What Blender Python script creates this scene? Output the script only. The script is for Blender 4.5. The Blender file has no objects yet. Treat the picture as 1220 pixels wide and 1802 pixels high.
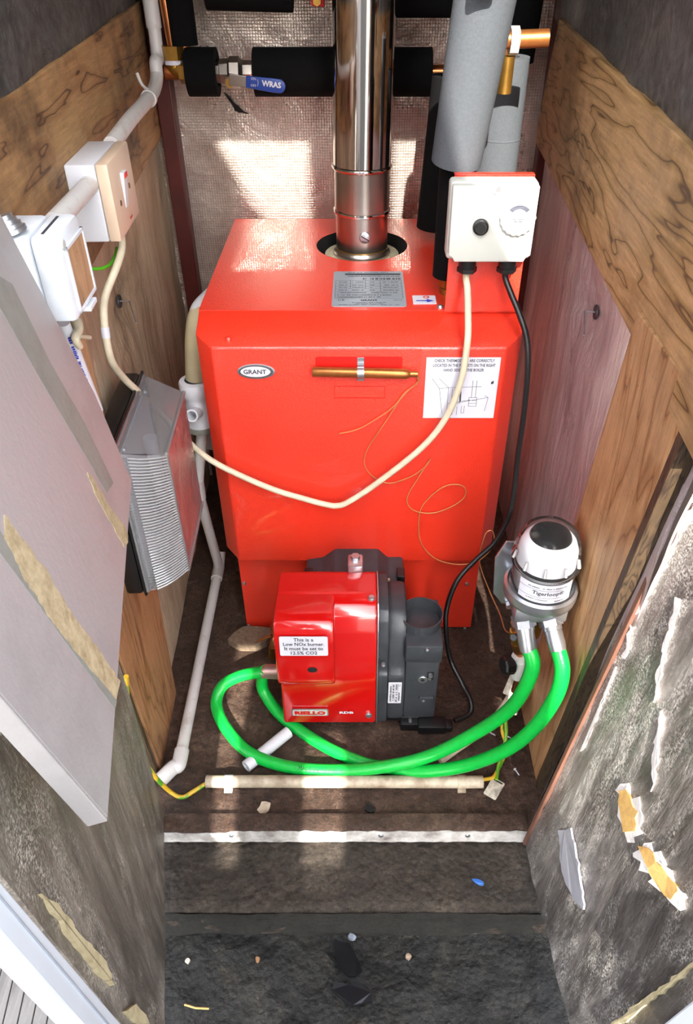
import bpy, bmesh, math, random
from mathutils import Vector, Matrix, noise
random.seed(7)
S = bpy.context.scene
COL = S.collection
# ------------------------------------------------------------------ camera
F_PX, PITCH, CX, CY, CAM_H = 1321.0, math.radians(38.7), 632.0, 901.0, 1.324
cd = bpy.data.cameras.new('camera'); cam = bpy.data.objects.new('camera', cd); COL.objects.link(cam)
cd.sensor_fit = 'VERTICAL'; cd.sensor_height = 36; cd.lens = F_PX / 1802 * 36
cd.shift_x = -(CX - 610) / 1802; cd.clip_start = 0.02
cam.location = (0, 0, CAM_H); cam.rotation_euler = (math.pi / 2 - PITCH, 0, 0)
S.camera = cam
# ------------------------------------------------------------------ world, sun, exposure
w = bpy.data.worlds.new('sky'); S.world = w; w.use_nodes = True
nt = w.node_tree; nt.nodes.clear()
sky = nt.nodes.new('ShaderNodeTexSky'); sky.sky_type = 'NISHITA'; sky.sun_disc = False
sky.sun_elevation = math.radians(40); sky.sun_rotation = math.radians(180); sky.dust_density = 3.0; sky.air_density = 0.9
hs = nt.nodes.new('ShaderNodeHueSaturation'); hs.inputs['Saturation'].default_value = 0.35
bg = nt.nodes.new('ShaderNodeBackground'); bg.inputs['Strength'].default_value = 0.52
wo = nt.nodes.new('ShaderNodeOutputWorld')
nt.links.new(sky.outputs[0], hs.inputs['Color']); nt.links.new(hs.outputs[0], bg.inputs[0]); nt.links.new(bg.outputs[0], wo.inputs[0])
sd = bpy.data.lights.new('sun', 'SUN'); sun = bpy.data.objects.new('sun', sd); COL.objects.link(sun)
sd.energy = 8.0; sd.angle = math.radians(0.5); sd.color = (1.0, 0.94, 0.84)
SUN_DIR = Vector((0.05, -1.0, 0.75)).normalized()          # from the scene towards the sun
sun.rotation_euler = SUN_DIR.to_track_quat('Z', 'Y').to_euler(); sun.location = (0, -3, 4)
S.view_settings.view_transform = 'Standard'; S.view_settings.look = 'None'
S.view_settings.exposure = 1.2; S.view_settings.gamma = 1.0; S.view_settings.use_curve_mapping = False
S.cycles.use_denoising = True; S.cycles.max_bounces = 10; S.cycles.transparent_max_bounces = 16

# ------------------------------------------------------------------ geometry helpers
V = Vector
_c, _s = math.cos(PITCH), math.sin(PITCH)
def ray(u, v):
    t = (CY - v) / F_PX
    return V(((u - CX) / F_PX, _c + _s * t, -_s + _c * t))
O = V((0, 0, CAM_H))
def atY(u, v, y): r = ray(u, v); return O + r * (y / r.y)
def atZ(u, v, z): r = ray(u, v); return O + r * ((z - CAM_H) / r.z)
def atPl(u, v, p, n): r = ray(u, v); return O + r * ((p - O).dot(n) / r.dot(n))
LW_P, LW_N = V((-.396, .83, 0)), V((1, .038, 0)).normalized()      # left wall face
RW_P, RW_N = V((.37, .8, 0)), V((-1, .04, 0)).normalized()         # right wall face
def atL(u, v, off=0): return atPl(u, v, LW_P + LW_N * off, LW_N)
def atR(u, v, off=0): return atPl(u, v, RW_P + RW_N * off, RW_N)

def obj(name, verts, faces, mat, parent=None, smooth=False, angle=40):
    me = bpy.data.meshes.new(name)
    vs = [V(p) for p in verts]
    lo = V([min(p[i] for p in vs) for i in range(3)]); hi = V([max(p[i] for p in vs) for i in range(3)])
    c = (lo + hi) / 2; c.z = lo.z
    me.from_pydata([p - c for p in vs], [], faces)
    bm = bmesh.new(); bm.from_mesh(me); bmesh.ops.recalc_face_normals(bm, faces=bm.faces); bm.to_mesh(me); bm.free()
    o = bpy.data.objects.new(name, me); o.location = c; COL.objects.link(o)
    me.materials.append(mat)
    if smooth:
        me.polygons.foreach_set('use_smooth', [True] * len(me.polygons))
        me.set_sharp_from_angle(angle=math.radians(angle))
    if parent is not None:
        o.parent = parent; o.matrix_parent_inverse = Matrix.Translation(-world_loc(parent))
    return o
def world_loc(o):
    l = V(o.location); p = o.parent
    if p is not None: l = (Matrix.Translation(world_loc(p)) @ o.matrix_parent_inverse) @ l
    return l
def tag(o, label=None, cat=None, group=None, kind=None):
    if label: o['label'] = label
    if cat: o['category'] = cat
    if group: o['group'] = group
    if kind: o['kind'] = kind
    return o
def thing(name, loc, label, cat, group=None):
    e = bpy.data.objects.new(name, None); e.location = loc; e.empty_display_size = .02; COL.objects.link(e)
    return tag(e, label, cat, group)
def bm_out(bm):
    bm.verts.index_update()
    r = ([tuple(v.co) for v in bm.verts], [[v.index for v in f.verts] for f in bm.faces]); bm.free(); return r
def join(*parts):
    vs, fs = [], []
    for a, b in parts:
        n = len(vs); vs += list(a); fs += [[i + n for i in f] for f in b]
    return vs, fs
def xf(g, m): return [tuple(m @ V(p)) for p in g[0]], g[1]
def box_g(lo, hi, bev=0.0, seg=2):
    bm = bmesh.new(); bmesh.ops.create_cube(bm, size=1)
    for v in bm.verts: v.co = V([(lo[i] + hi[i]) / 2 + v.co[i] * (hi[i] - lo[i]) for i in range(3)])
    if bev: bmesh.ops.bevel(bm, geom=bm.edges[:], offset=bev, segments=seg, profile=.5, affect='EDGES')
    return bm_out(bm)
def hull_g(pts, bev=0.0, seg=2):
    bm = bmesh.new()
    for p in pts: bm.verts.new(p)
    r = bmesh.ops.convex_hull(bm, input=bm.verts[:])
    bmesh.ops.dissolve_limit(bm, angle_limit=.01, verts=bm.verts[:], edges=bm.edges[:])
    if bev: bmesh.ops.bevel(bm, geom=bm.edges[:], offset=bev, segments=seg, profile=.5, affect='EDGES')
    return bm_out(bm)
def prism_g(poly, ext, bev=0.0):
    ext = V(ext); n = len(poly); a = [V(p) for p in poly]; b = [p + ext for p in a]
    fs = [list(range(n)), list(range(2 * n - 1, n - 1, -1))] + [[i, (i + 1) % n, n + (i + 1) % n, n + i] for i in range(n)]
    bm = bmesh.new(); vv = [bm.verts.new(p) for p in a + b]
    for f in fs: bm.faces.new([vv[i] for i in f])
    bmesh.ops.recalc_face_normals(bm, faces=bm.faces)
    if bev: bmesh.ops.bevel(bm, geom=bm.edges[:], offset=bev, segments=2, profile=.5, affect='EDGES')
    return bm_out(bm)
def smooth_path(pts, n=8):
    pts = [V(p) for p in pts]; out = []
    for i in range(len(pts) - 1):
        p0 = pts[max(i - 1, 0)]; p1 = pts[i]; p2 = pts[i + 1]; p3 = pts[min(i + 2, len(pts) - 1)]
        for k in range(n):
            t = k / n
            out.append(.5 * ((2 * p1) + (p2 - p0) * t + (2 * p0 - 5 * p1 + 4 * p2 - p3) * t * t + (3 * p1 - p0 - 3 * p2 + p3) * t ** 3))
    out.append(pts[-1]); return out
def tube_g(pts, r, seg=12, caps=True, hollow=0.0):
    pts = [V(p) for p in pts]; n = len(pts); rs = r if isinstance(r, (list, tuple)) else [r] * n
    tang = [(pts[min(i + 1, n - 1)] - pts[max(i - 1, 0)]).normalized() for i in range(n)]
    up = V((0, 0, 1)) if abs(tang[0].z) < .9 else V((1, 0, 0))
    nrm = (up - tang[0] * up.dot(tang[0])).normalized()
    vs, fs = [], []
    for i in range(n):
        nrm = (nrm - tang[i] * nrm.dot(tang[i])).normalized(); bi = tang[i].cross(nrm)
        for k in range(seg):
            a = 2 * math.pi * k / seg; vs.append(pts[i] + (nrm * math.cos(a) + bi * math.sin(a)) * rs[i])
    for i in range(n - 1):
        for k in range(seg):
            a, b = i * seg + k, i * seg + (k + 1) % seg; fs.append([a, b, b + seg, a + seg])
    if hollow:
        g2 = tube_g(pts, [x - hollow for x in rs], seg, False); m = len(vs)
        vs += [V(p) for p in g2[0]]; fs += [[i + m for i in f] for f in g2[1]]
        for base in (0, (n - 1) * seg):
            for k in range(seg): fs.append([base + k, base + (k + 1) % seg, m + base + (k + 1) % seg, m + base + k])
    elif caps:
        fs.append(list(range(seg))[::-1]); fs.append([(n - 1) * seg + k for k in range(seg)])
    return [tuple(p) for p in vs], fs
def lathe_g(profile, origin=(0, 0, 0), axis=(0, 0, 1), seg=32, closed=False):
    q = V((0, 0, 1)).rotation_difference(V(axis).normalized()).to_matrix().to_4x4(); m = Matrix.Translation(V(origin)) @ q
    vs, fs = [], []; n = len(profile)
    for r, z in profile:
        for k in range(seg):
            a = 2 * math.pi * k / seg; vs.append(tuple(m @ V((max(r, 1e-5) * math.cos(a), max(r, 1e-5) * math.sin(a), z))))
    for i in range(n - 1 + (1 if closed else 0)):
        for k in range(seg):
            a, b = i * seg + k, i * seg + (k + 1) % seg; j = ((i + 1) % n) * seg
            fs.append([a, b, j + (k + 1) % seg, j + k])
    return vs, fs
def hex_g(p0, p1, r):
    return tube_g([p0, p1], r, 6)
def frame_m(o, x, y):                                       # matrix from an origin, an x axis and a y hint
    x = V(x).normalized(); z = x.cross(V(y)).normalized(); y = z.cross(x)
    return Matrix(((x.x, y.x, z.x, o[0]), (x.y, y.y, z.y, o[1]), (x.z, y.z, z.z, o[2]), (0, 0, 0, 1)))
def text_g(s, size, bold=0.0, align='CENTER', sx=1.0):
    cu = bpy.data.curves.new('t', 'FONT'); cu.body = s; cu.size = size; cu.align_x = align; cu.align_y = 'CENTER'
    cu.resolution_u = 2; cu.offset = bold
    to = bpy.data.objects.new('t', cu); COL.objects.link(to)
    me = bpy.data.meshes.new_from_object(to.evaluated_get(bpy.context.evaluated_depsgraph_get()))
    g = ([(v.co.x * sx, v.co.y, 0) for v in me.vertices], [list(p.vertices) for p in me.polygons])
    bpy.data.objects.remove(to); bpy.data.curves.remove(cu); bpy.data.meshes.remove(me)
    return g
def fit_g(s_, w_, h_, bold=0.0):
    g = text_g(s_, .01, max(bold, .00022)); xs = [p[0] for p in g[0]]; ys = [p[1] for p in g[0]]
    k = w_ / (max(xs) - min(xs)); q = h_ / (max(ys) - min(ys)); mx, my = (max(xs) + min(xs)) / 2, (max(ys) + min(ys)) / 2
    return [((p[0] - mx) * k, (p[1] - my) * q, 0) for p in g[0]], g[1]
def scrib_g(w_, h_, seed=1):                                # small print too fine to read: a row of broken strokes
    rng = random.Random(seed); x = -w_ / 2; out = []
    while x < w_ / 2 - h_ * .3:
        k = min(h_ * rng.uniform(.35, .8), w_ / 2 - x)
        if rng.random() < .85: out.append(([(x, -h_ / 2 * rng.uniform(.5, 1), 0), (x + k * .75, -h_ / 2 * rng.uniform(.5, 1), 0), (x + k * .75, h_ / 2 * rng.uniform(.3, 1), 0), (x, h_ / 2 * rng.uniform(.3, 1), 0)], [[0, 1, 2, 3]]))
        x += k
    return join(*out)
def quad_g(x0, y0, x1, y1, z=0): return [(x0, y0, z), (x1, y0, z), (x1, y1, z), (x0, y1, z)], [[0, 1, 2, 3]]
def line_g(a, b, w):
    a = V((*a, 0)); b = V((*b, 0)); d = (b - a).normalized(); n = V((-d.y, d.x, 0)) * w / 2
    return [tuple(a - n), tuple(b - n), tuple(b + n), tuple(a + n)], [[0, 1, 2, 3]]
def shift(g, dx=0, dy=0, dz=0): return [(p[0] + dx, p[1] + dy, p[2] + dz) for p in g[0]], g[1]
def rrect(w_, h_, r, n=5):
    out = []
    for cx, cy, a0 in ((w_/2-r, h_/2-r, 0), (-w_/2+r, h_/2-r, 90), (-w_/2+r, -h_/2+r, 180), (w_/2-r, -h_/2+r, 270)):
        for k in range(n + 1):
            a = math.radians(a0 + 90 * k / n); out.append((cx + r * math.cos(a), cy + r * math.sin(a), 0))
    return out
def sheet_g(p00, p10, p11, p01, nx, ny, amp=0.0, sc=6.0, seed=0, stretch=(1, 1, 1), back=None, fn=None):
    """A wrinkled sheet between four corners, optionally closed by a back offset."""
    p00, p10, p11, p01 = map(V, (p00, p10, p11, p01)); nrm = (p10 - p00).cross(p01 - p00).normalized(); vs, fs = [], []
    for j in range(ny + 1):
        for i in range(nx + 1):
            a, b = i / nx, j / ny; p = (p00 * (1 - a) + p10 * a) * (1 - b) + (p01 * (1 - a) + p11 * a) * b
            q = V((p.x * stretch[0], p.y * stretch[1], p.z * stretch[2])) * sc + V((seed * 7.1, seed * 3.3, seed))
            h = amp * (noise.noise(q) + .5 * noise.noise(q * 2.7) + .25 * noise.noise(q * 6.1)) if amp else 0
            if fn: h += fn(p)
            vs.append(p + nrm * h)
    W = nx + 1
    for j in range(ny):
        for i in range(nx): fs.append([j * W + i, j * W + i + 1, (j + 1) * W + i + 1, (j + 1) * W + i])
    if back is not None:
        m = len(vs); back = V(back); ring = [i for i in range(W)] + [j * W + nx for j in range(1, ny + 1)] + [ny * W + i for i in range(nx - 1, -1, -1)] + [j * W for j in range(ny - 1, 0, -1)]
        cor = [p00, p10, p11, p01]; bi = []
        for i in ring: bi.append(len(vs)); vs.append(vs[i] + back)
        for k in range(len(ring)): fs.append([ring[k], ring[(k + 1) % len(ring)], bi[(k + 1) % len(ring)], bi[k]])
        fs.append(bi)
    return [tuple(p) for p in vs], fs

# ------------------------------------------------------------------ materials
def lin(h):
    h = h.lstrip('#'); c = [int(h[i:i + 2], 16) / 255 for i in (0, 2, 4)]
    return tuple(x / 12.92 if x <= .04045 else ((x + .055) / 1.055) ** 2.4 for x in c) + (1,)
class N:
    def __init__(s, name):
        s.m = bpy.data.materials.new(name); s.m.use_nodes = True; s.t = s.m.node_tree; s.b = s.t.nodes['Principled BSDF']; s.tc = None
    def n(s, kind, **kw):
        x = s.t.nodes.new(kind)
        for k, v in kw.items():
            if hasattr(x, k): setattr(x, k, v)
            else: x.inputs[k].default_value = v
        return x
    def l(s, a, b): s.t.links.new(a, b)
    def co(s, scale=(1, 1, 1), rot=(0, 0, 0)):
        if not s.tc: s.tc = s.n('ShaderNodeTexCoord')
        mp = s.n('ShaderNodeMapping'); mp.inputs['Scale'].default_value = scale; mp.inputs['Rotation'].default_value = rot
        s.l(s.tc.outputs['Object'], mp.inputs[0]); return mp.outputs[0]
    def noise(s, scale, detail=4, rough=.55, st=(1, 1, 1), dist=0.0):
        x = s.n('ShaderNodeTexNoise'); x.inputs['Scale'].default_value = scale; x.inputs['Detail'].default_value = detail
        x.inputs['Roughness'].default_value = rough; x.inputs['Distortion'].default_value = dist; s.l(s.co(st), x.inputs['Vector']); return x.outputs['Fac']
    def ramp(s, f, stops):
        x = s.n('ShaderNodeValToRGB'); e = x.color_ramp.elements
        while len(e) < len(stops): e.new(.5)
        for k, (p, c) in enumerate(stops): e[k].position = p; e[k].color = c if not isinstance(c, str) else lin(c)
        s.l(f, x.inputs[0]); return x.outputs[0]
    def mix(s, f, a, b, mode='MIX'):
        x = s.n('ShaderNodeMix'); x.data_type = 'RGBA'; x.blend_type = mode
        for v, i in ((f, 0), (a, 6), (b, 7)):
            if hasattr(v, 'is_output'): s.l(v, x.inputs[i])
            else: x.inputs[i].default_value = lin(v) if isinstance(v, str) else v
        return x.outputs[2]
    def math(s, op, a, b=0.0):
        x = s.n('ShaderNodeMath'); x.operation = op
        for v, i in ((a, 0), (b, 1)):
            if hasattr(v, 'is_output'): s.l(v, x.inputs[i])
            else: x.inputs[i].default_value = v
        return x.outputs[0]
    def bump(s, h, dist, strength=1.0, prev=None):
        x = s.n('ShaderNodeBump'); x.inputs['Distance'].default_value = dist; x.inputs['Strength'].default_value = strength
        s.l(h, x.inputs['Height'])
        if prev: s.l(prev, x.inputs['Normal'])
        return x.outputs[0]
    def set(s, **kw):
        for k, v in kw.items():
            i = s.b.inputs[k.replace('_', ' ')]
            if hasattr(v, 'is_output'): s.l(v, i)
            else: i.default_value = lin(v) if isinstance(v, str) else v
        return s
G4 = lambda v: (v, v, v, 1)
def plain(name, col, rough=.5, metal=0.0, var=.12, vs=25, bump=0.0, bs=300, spec=.5, coat=0.0):
    m = N(name); f = m.noise(vs, 5)
    c = lin(col); d = tuple(x * (1 - var) for x in c[:3]) + (1,); e = tuple(min(1, x * (1 + var * .6)) for x in c[:3]) + (1,)
    m.set(Base_Color=m.ramp(f, [(.3, d), (.7, e)]), Roughness=rough, Metallic=metal); m.b.inputs['Specular IOR Level'].default_value = spec
    if coat: m.b.inputs['Coat Weight'].default_value = coat
    if bump: m.set(Normal=m.bump(m.noise(bs, 2), bump, .6))
    return m.m
def dirty(name, col, dirt, amt=.5, rough=.5, scale=14):
    m = N(name); f = m.noise(scale, 8, .7); k = m.ramp(f, [(max(0, .62 - amt * .4), G4(0)), (.75, G4(1))])
    m.set(Base_Color=m.mix(k, col, dirt), Roughness=rough, Normal=m.bump(m.noise(120, 3), .0008, .5)); return m.m
def wood(name, a, b, c, axis=1, scale=1.0, rings=9, stain=.5, stain_col='#2a1c12'):
    m = N(name); st = [1, 1, 1]; st[axis] = .16
    f = m.noise(9 * scale, 3, .5, st, .4)
    ring = m.math('FRACT', m.math('MULTIPLY', f, rings))
    col = m.ramp(ring, [(0, c), (.07, b), (.3, a), (.72, a), (.97, b), (1, c)])
    st2 = [14, 14, 14]; st2[axis] = .9
    fine = m.ramp(m.noise(14, 4, .7, st2), [(.3, G4(.72)), (.7, G4(1.12))])
    col = m.mix(1.0, col, fine, 'MULTIPLY')
    big = m.noise(6, 6, .68); k = m.ramp(big, [(.46, G4(0)), (.72, G4(stain))])
    col = m.mix(k, col, stain_col)
    spk = m.ramp(m.noise(160, 2, .8), [(.62, G4(0)), (.72, G4(.35))]); col = m.mix(spk, col, stain_col)
    m.set(Base_Color=col, Roughness=.62, Normal=m.bump(m.noise(14, 4, .7, st2), .0015, .5)); return m.m
def foil(name, a, b, dirt='#2b2624', dirt_amt=.5, rough=(.22, .5), metal=.85, scrim=0.0, crumple=.004, st=(1, 1, 1), fleck=None, fleck_amt=.0, csc=22):
    m = N(name)
    big = m.noise(5, 6, .65, st); fine = m.noise(60, 5, .7, tuple(x * 1.0 for x in st))
    col = m.mix(m.ramp(fine, [(.3, G4(0)), (.7, G4(1))]), a, b)
    dk = m.ramp(m.noise(9, 8, .75, st), [(.66 - .35 * dirt_amt, G4(0)), (.86 - .2 * dirt_amt, G4(min(1, dirt_amt * 1.6)))])
    col = m.mix(dk, col, dirt)
    mt = m.ramp(dk, [(0, G4(metal)), (1, G4(metal * .35))])
    if fleck:
        fk = m.math('MULTIPLY', m.ramp(m.noise(330, 3, .8), [(.5, G4(0)), (.6, G4(1))]), m.ramp(m.noise(6.5, 6, .72, st), [(.62 - fleck_amt * .3, G4(0)), (.78 - fleck_amt * .2, G4(1))]))
        col = m.mix(fk, col, fleck); mt = m.math('MULTIPLY', mt, m.math('SUBTRACT', 1.0, fk))
    rg = m.ramp(big, [(.3, G4(rough[0])), (.75, G4(rough[1]))])
    n = m.bump(m.noise(csc, 5, .6, st, .8), crumple, 1.0)
    n = m.bump(fine, crumple * .12, 1.0, n)
    if scrim:
        for ax in ('X', 'Z'):
            wv = m.n('ShaderNodeTexWave', wave_type='BANDS', bands_direction=ax); wv.inputs['Scale'].default_value = scrim; wv.inputs['Distortion'].default_value = .4
            m.l(m.co(), wv.inputs['Vector']); h = m.ramp(wv.outputs['Fac'], [(.75, G4(0)), (1, G4(1))]); n = m.bump(h, .0008, .8, n)
    m.set(Base_Color=col, Metallic=mt, Roughness=rg, Normal=n); return m.m
def door_foil(name, dark, mid, light, fleck, amt, metal=.8, rough=(.25, .5)):
    m = N(name)
    streak = m.noise(16, 9, .68, (1, 1, .10), .35); broad = m.noise(4.5, 6, .62, (1, 1, .45), .5); fine = m.noise(85, 6, .75, (1, 1, .16))
    f = m.math('ADD', m.math('MULTIPLY', streak, .6), m.math('MULTIPLY', broad, .4))
    col = m.ramp(f, [(.34, dark), (.5, mid), (.64, light)])
    col = m.mix(m.ramp(fine, [(.45, G4(0)), (.75, G4(.5))]), col, dark)
    mask = m.ramp(m.math('ADD', m.math('MULTIPLY', m.noise(7, 8, .7, (1, 1, .22), .6), .6), m.math('MULTIPLY', m.noise(40, 5, .7, (1, 1, .4)), .4)), [(.56 - amt * .1, G4(0)), (.68 - amt * .08, G4(1))])
    spk = m.ramp(m.noise(300, 4, .8), [(.47, G4(0)), (.58, G4(1))]); fk = m.math('MULTIPLY', mask, spk)
    col = m.mix(fk, col, fleck)
    n = m.bump(streak, .012, 1.0); n = m.bump(m.noise(30, 6, .65, (1, 1, .3), 1.0), .004, 1.0, n); n = m.bump(fine, .0012, 1.0, n); n = m.bump(spk, .0006, .6, n)
    m.set(Base_Color=col, Metallic=m.math('MULTIPLY', m.math('SUBTRACT', 1.0, fk), metal), Roughness=m.ramp(broad, [(.3, G4(rough[0])), (.7, G4(rough[1]))]), Normal=n); return m.m
def clear(name, tint='#f2f2f0', refl=.12, rough=.05, haze=.08, bump=0.0, bs=90, ior=1.5):
    m = N(name); t = m.t
    tr = m.n('ShaderNodeBsdfTransparent'); tr.inputs[0].default_value = lin(tint)
    gl = m.n('ShaderNodeBsdfGlossy'); gl.inputs['Roughness'].default_value = rough
    df = m.n('ShaderNodeBsdfDiffuse'); df.inputs[0].default_value = lin('#e8e8ea')
    fr = m.n('ShaderNodeFresnel'); fr.inputs['IOR'].default_value = ior
    a = m.n('ShaderNodeMixShader'); a.inputs[0].default_value = haze; m.l(tr.outputs[0], a.inputs[1]); m.l(df.outputs[0], a.inputs[2])
    b = m.n('ShaderNodeMixShader'); m.l(m.math('ADD', fr.outputs[0], refl), b.inputs[0]); m.l(a.outputs[0], b.inputs[1]); m.l(gl.outputs[0], b.inputs[2])
    if bump:
        nb = m.bump(m.noise(bs, 2), bump, .8); m.l(nb, gl.inputs['Normal'])
    out = [x for x in t.nodes if x.type == 'OUTPUT_MATERIAL'][0]; m.l(b.outputs[0], out.inputs[0]); t.nodes.remove(m.b); return m.m

M = {}
M['red'] = plain('red_enamel', '#df321d', .36, 0, .05, 8, .0016, 420, .7, .4)
M['burner_red'] = plain('burner_red_plastic', '#b80e0d', .16, 0, .05, 6, 0, 1, .55, .5)
M['dark_cast'] = plain('dark_cast_metal', '#3a3d42', .45, .25, .25, 30, .0006, 260)
M['black'] = plain('black_plastic', '#0e0e10', .38, 0, .2)
M['white'] = plain('white_plastic', '#ccced4', .35, 0, .04)
M['boxwhite'] = plain('off_white_plastic', '#bcbfb9', .4, 0, .03)
M['cream'] = plain('cream_cable', '#c9bfa6', .45, 0, .14, 40)
M['pvc'] = dirty('grubby_white_pvc', '#c6c4c2', '#a29b90', .12, .4, 18)
M['oldpvc'] = dirty('stained_cream_pvc', '#bdb19b', '#6b5540', .55, .5, 22)
M['chrome'] = plain('polished_steel', '#d8d4cf', .09, 1, .05, 4)
M['brushed'] = plain('brushed_steel', '#b9b2aa', .3, 1, .18, 12)
M['zinc'] = plain('zinc_metal', '#b9bcc2', .32, .9, .12, 40)
M['brass'] = plain('brass', '#a9803c', .35, .9, .2, 40)
M['copper'] = plain('copper', '#c07a4c', .3, .95, .15, 40)
M['copper_dull'] = plain('dull_copper', '#b06f3c', .36, .8, .25, 50)
M['foam_grey'] = plain('grey_pipe_foam', '#4c5055', .92, 0, .12, 260, .0012, 700, .2)
M['foam_black'] = plain('black_pipe_foam', '#0b0b0c', .95, 0, .2, 120, .0008, 500, .15)
M['green'] = plain('green_rubber_hose', '#0aa83c', .3, 0, .08, 60, .0005, 300)
M['blue'] = plain('blue_lever_coating', '#1f3f8f', .4, 0, .1)
M['paper'] = plain('white_paper', '#ccceda', .7, 0, .03)
M['sticker'] = plain('white_sticker', '#c9c9d2', .45, 0, .03)
M['plate'] = plain('silver_data_plate', '#9aa3ae', .4, .25, .05)
M['ink'] = plain('grey_ink', '#33333a', .7, 0, .05)
M['black_ink'] = plain('black_ink', '#15151a', .7, 0, .05)
M['blue_ink'] = plain('blue_ink', '#2b35a8', .6, 0, .05)
M['red_ink'] = plain('red_ink', '#d4342c', .6, 0, .05)
M['dark_red'] = plain('embossed_red', '#c2150f', .4, 0, .05)
M['pink_reflection'] = plain('cream_pink_reflection', '#d0b9a2', .4, 0, .05)  # cream plastic with the boiler's pink reflection mixed into its colour
M['amber'] = wood('brown_window', '#b5906c', '#a5805c', '#8a6748', 2, 2.0, 5, .2)
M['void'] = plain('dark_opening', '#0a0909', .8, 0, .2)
M['red_paint'] = plain('red_oxide_paint', '#4a1712', .5, 0, .35, 14)
M['rockwool'] = dirty('flue_insulation', '#b7ae94', '#6d6552', .6, .8, 60)
M['ply'] = wood('stained_plywood', '#a37e53', '#8d6740', '#4c3320', 1, 1.6, 5, .92)
M['ply_right'] = wood('knotty_plywood', '#ad885c', '#967445', '#54391f', 1, 1.3, 8, .6)
M['batten'] = wood('pale_batten', '#b48a60', '#a2764c', '#7c5533', 2, 1.1, 9, .4)
M['batten_dark'] = wood('plywood_offcut', '#a57852', '#93663f', '#6d472b', 2, 1.2, 9, .6)
M['shaded_ply_edge'] = wood('shaded_ply_edge', '#4a3a28', '#33261a', '#1a120b', 2, 3.0, 14, .5)  # shade on the board edges is put into this darker brown
M['foil_back'] = foil('scrim_foil', '#dccfc4', '#c4b6aa', '#6b5f58', .2, (.22, .42), .72, 55, .006, (1, 1, 1), None, 0, 11)
M['foil_left'] = door_foil('dusty_foil', '#86705a', '#b89e82', '#d6c1a6', '#e0d2bc', .1, .2, (.4, .6))
M['foil_right'] = door_foil('crinkled_foil', '#a58a8c', '#d0bcba', '#efe6de', '#f5efe8', .3, .3, (.25, .45))
M['foil_door'] = door_foil('worn_door_foil', '#4a4543', '#8d8784', '#c9c4c0', '#e8e4dc', 1.0)
M['foil_door_left'] = door_foil('grubby_door_foil', '#4a4440', '#857c74', '#b3aaa0', '#cfc8bd', .7, .65, (.28, .5))
M['foil_top'] = foil('dark_foil', '#7d7a78', '#4a4745', '#161413', .6, (.35, .6), .7, 0, .005)  # darker foil for the sheets above the plywood strips
M['foam_board'] = dirty('yellow_insulation_foam', '#d9b068', '#b98a48', .4, .85, 30)
M['torn'] = plain('torn_white_facing', '#dedad6', .8, 0, .12, 90, .001, 200)
M['melamine'] = dirty('pale_grey_melamine', '#9a9695', '#8a8685', .3, .45, 6)
M['glue'] = dirty('grey_glue_line', '#83847d', '#73736d', .4, .6, 30)
M['chip'] = dirty('raw_chipboard', '#b5a483', '#7d6a48', .55, .9, 70)
M['uPVC'] = plain('bright_white_trim', '#ccd2da', .35, 0, .03)
M['deck'] = wood('weathered_grey_deck', '#75726f', '#64615e', '#4d4a46', 1, 1, 6, .2, '#45423e')
def wet(name, a, b, c, rough=(.25, .8), bump=.006, sc=1.0, pale=None, grit=0.0):
    m = N(name); f = m.noise(9 * sc, 12, .78); g = m.noise(90 * sc, 6, .75); h = m.noise(32 * sc, 8, .7)
    col = m.ramp(f, [(.3, a), (.5, b), (.7, c)]); col = m.mix(m.ramp(g, [(.42, G4(0)), (.62, G4(.85))]), col, a); col = m.mix(m.ramp(m.noise(45 * sc, 8, .8), [(.56, G4(0)), (.66, G4(.6))]), col, c)
    if pale: col = m.mix(m.ramp(m.noise(14 * sc, 10, .8), [(.58, G4(0)), (.72, G4(.7))]), col, pale)
    n = m.bump(h, bump, 1.0); n = m.bump(g, bump * .4, 1.0, n)
    if grit:
        vo = m.n('ShaderNodeTexVoronoi'); vo.inputs['Scale'].default_value = 95; m.l(m.co(), vo.inputs['Vector']); n = m.bump(m.math('SUBTRACT', 1.0, vo.outputs['Distance']), grit, 1.0, n)
    m.set(Base_Color=col, Roughness=m.ramp(h, [(.35, G4(rough[0])), (.62, G4(rough[1]))]), Normal=n); return m.m
M['floor'] = wet('damp_brown_concrete', '#2a1d16', '#584134', '#8a7160', (.22, .65), .014)
M['step'] = wet('dark_rough_concrete', '#231c17', '#4a3f34', '#75685a', (.3, .8), .018, 1.3, '#85755f', .003)
M['yard'] = wet('wet_black_ground', '#0a0a0a', '#24221e', '#544f45', (.15, .55), .020, 1.1, '#6b624d', .0022)
M['moss'] = wet('mossy_damp_riser', '#0f0e0a', '#221f17', '#37332a', (.5, .9), .012, 1.5, '#27301a')
M['slab'] = wet('pale_concrete', '#5a4a3c', '#85735f', '#a08c76', (.5, .9), .004)
M['outside'] = plain('outside_paving', '#6b6762', .85, 0, .3, 6)
M['painted'] = dirty('chipped_white_paint', '#cfcdc9', '#4a3d34', .62, .5, 20)

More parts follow.
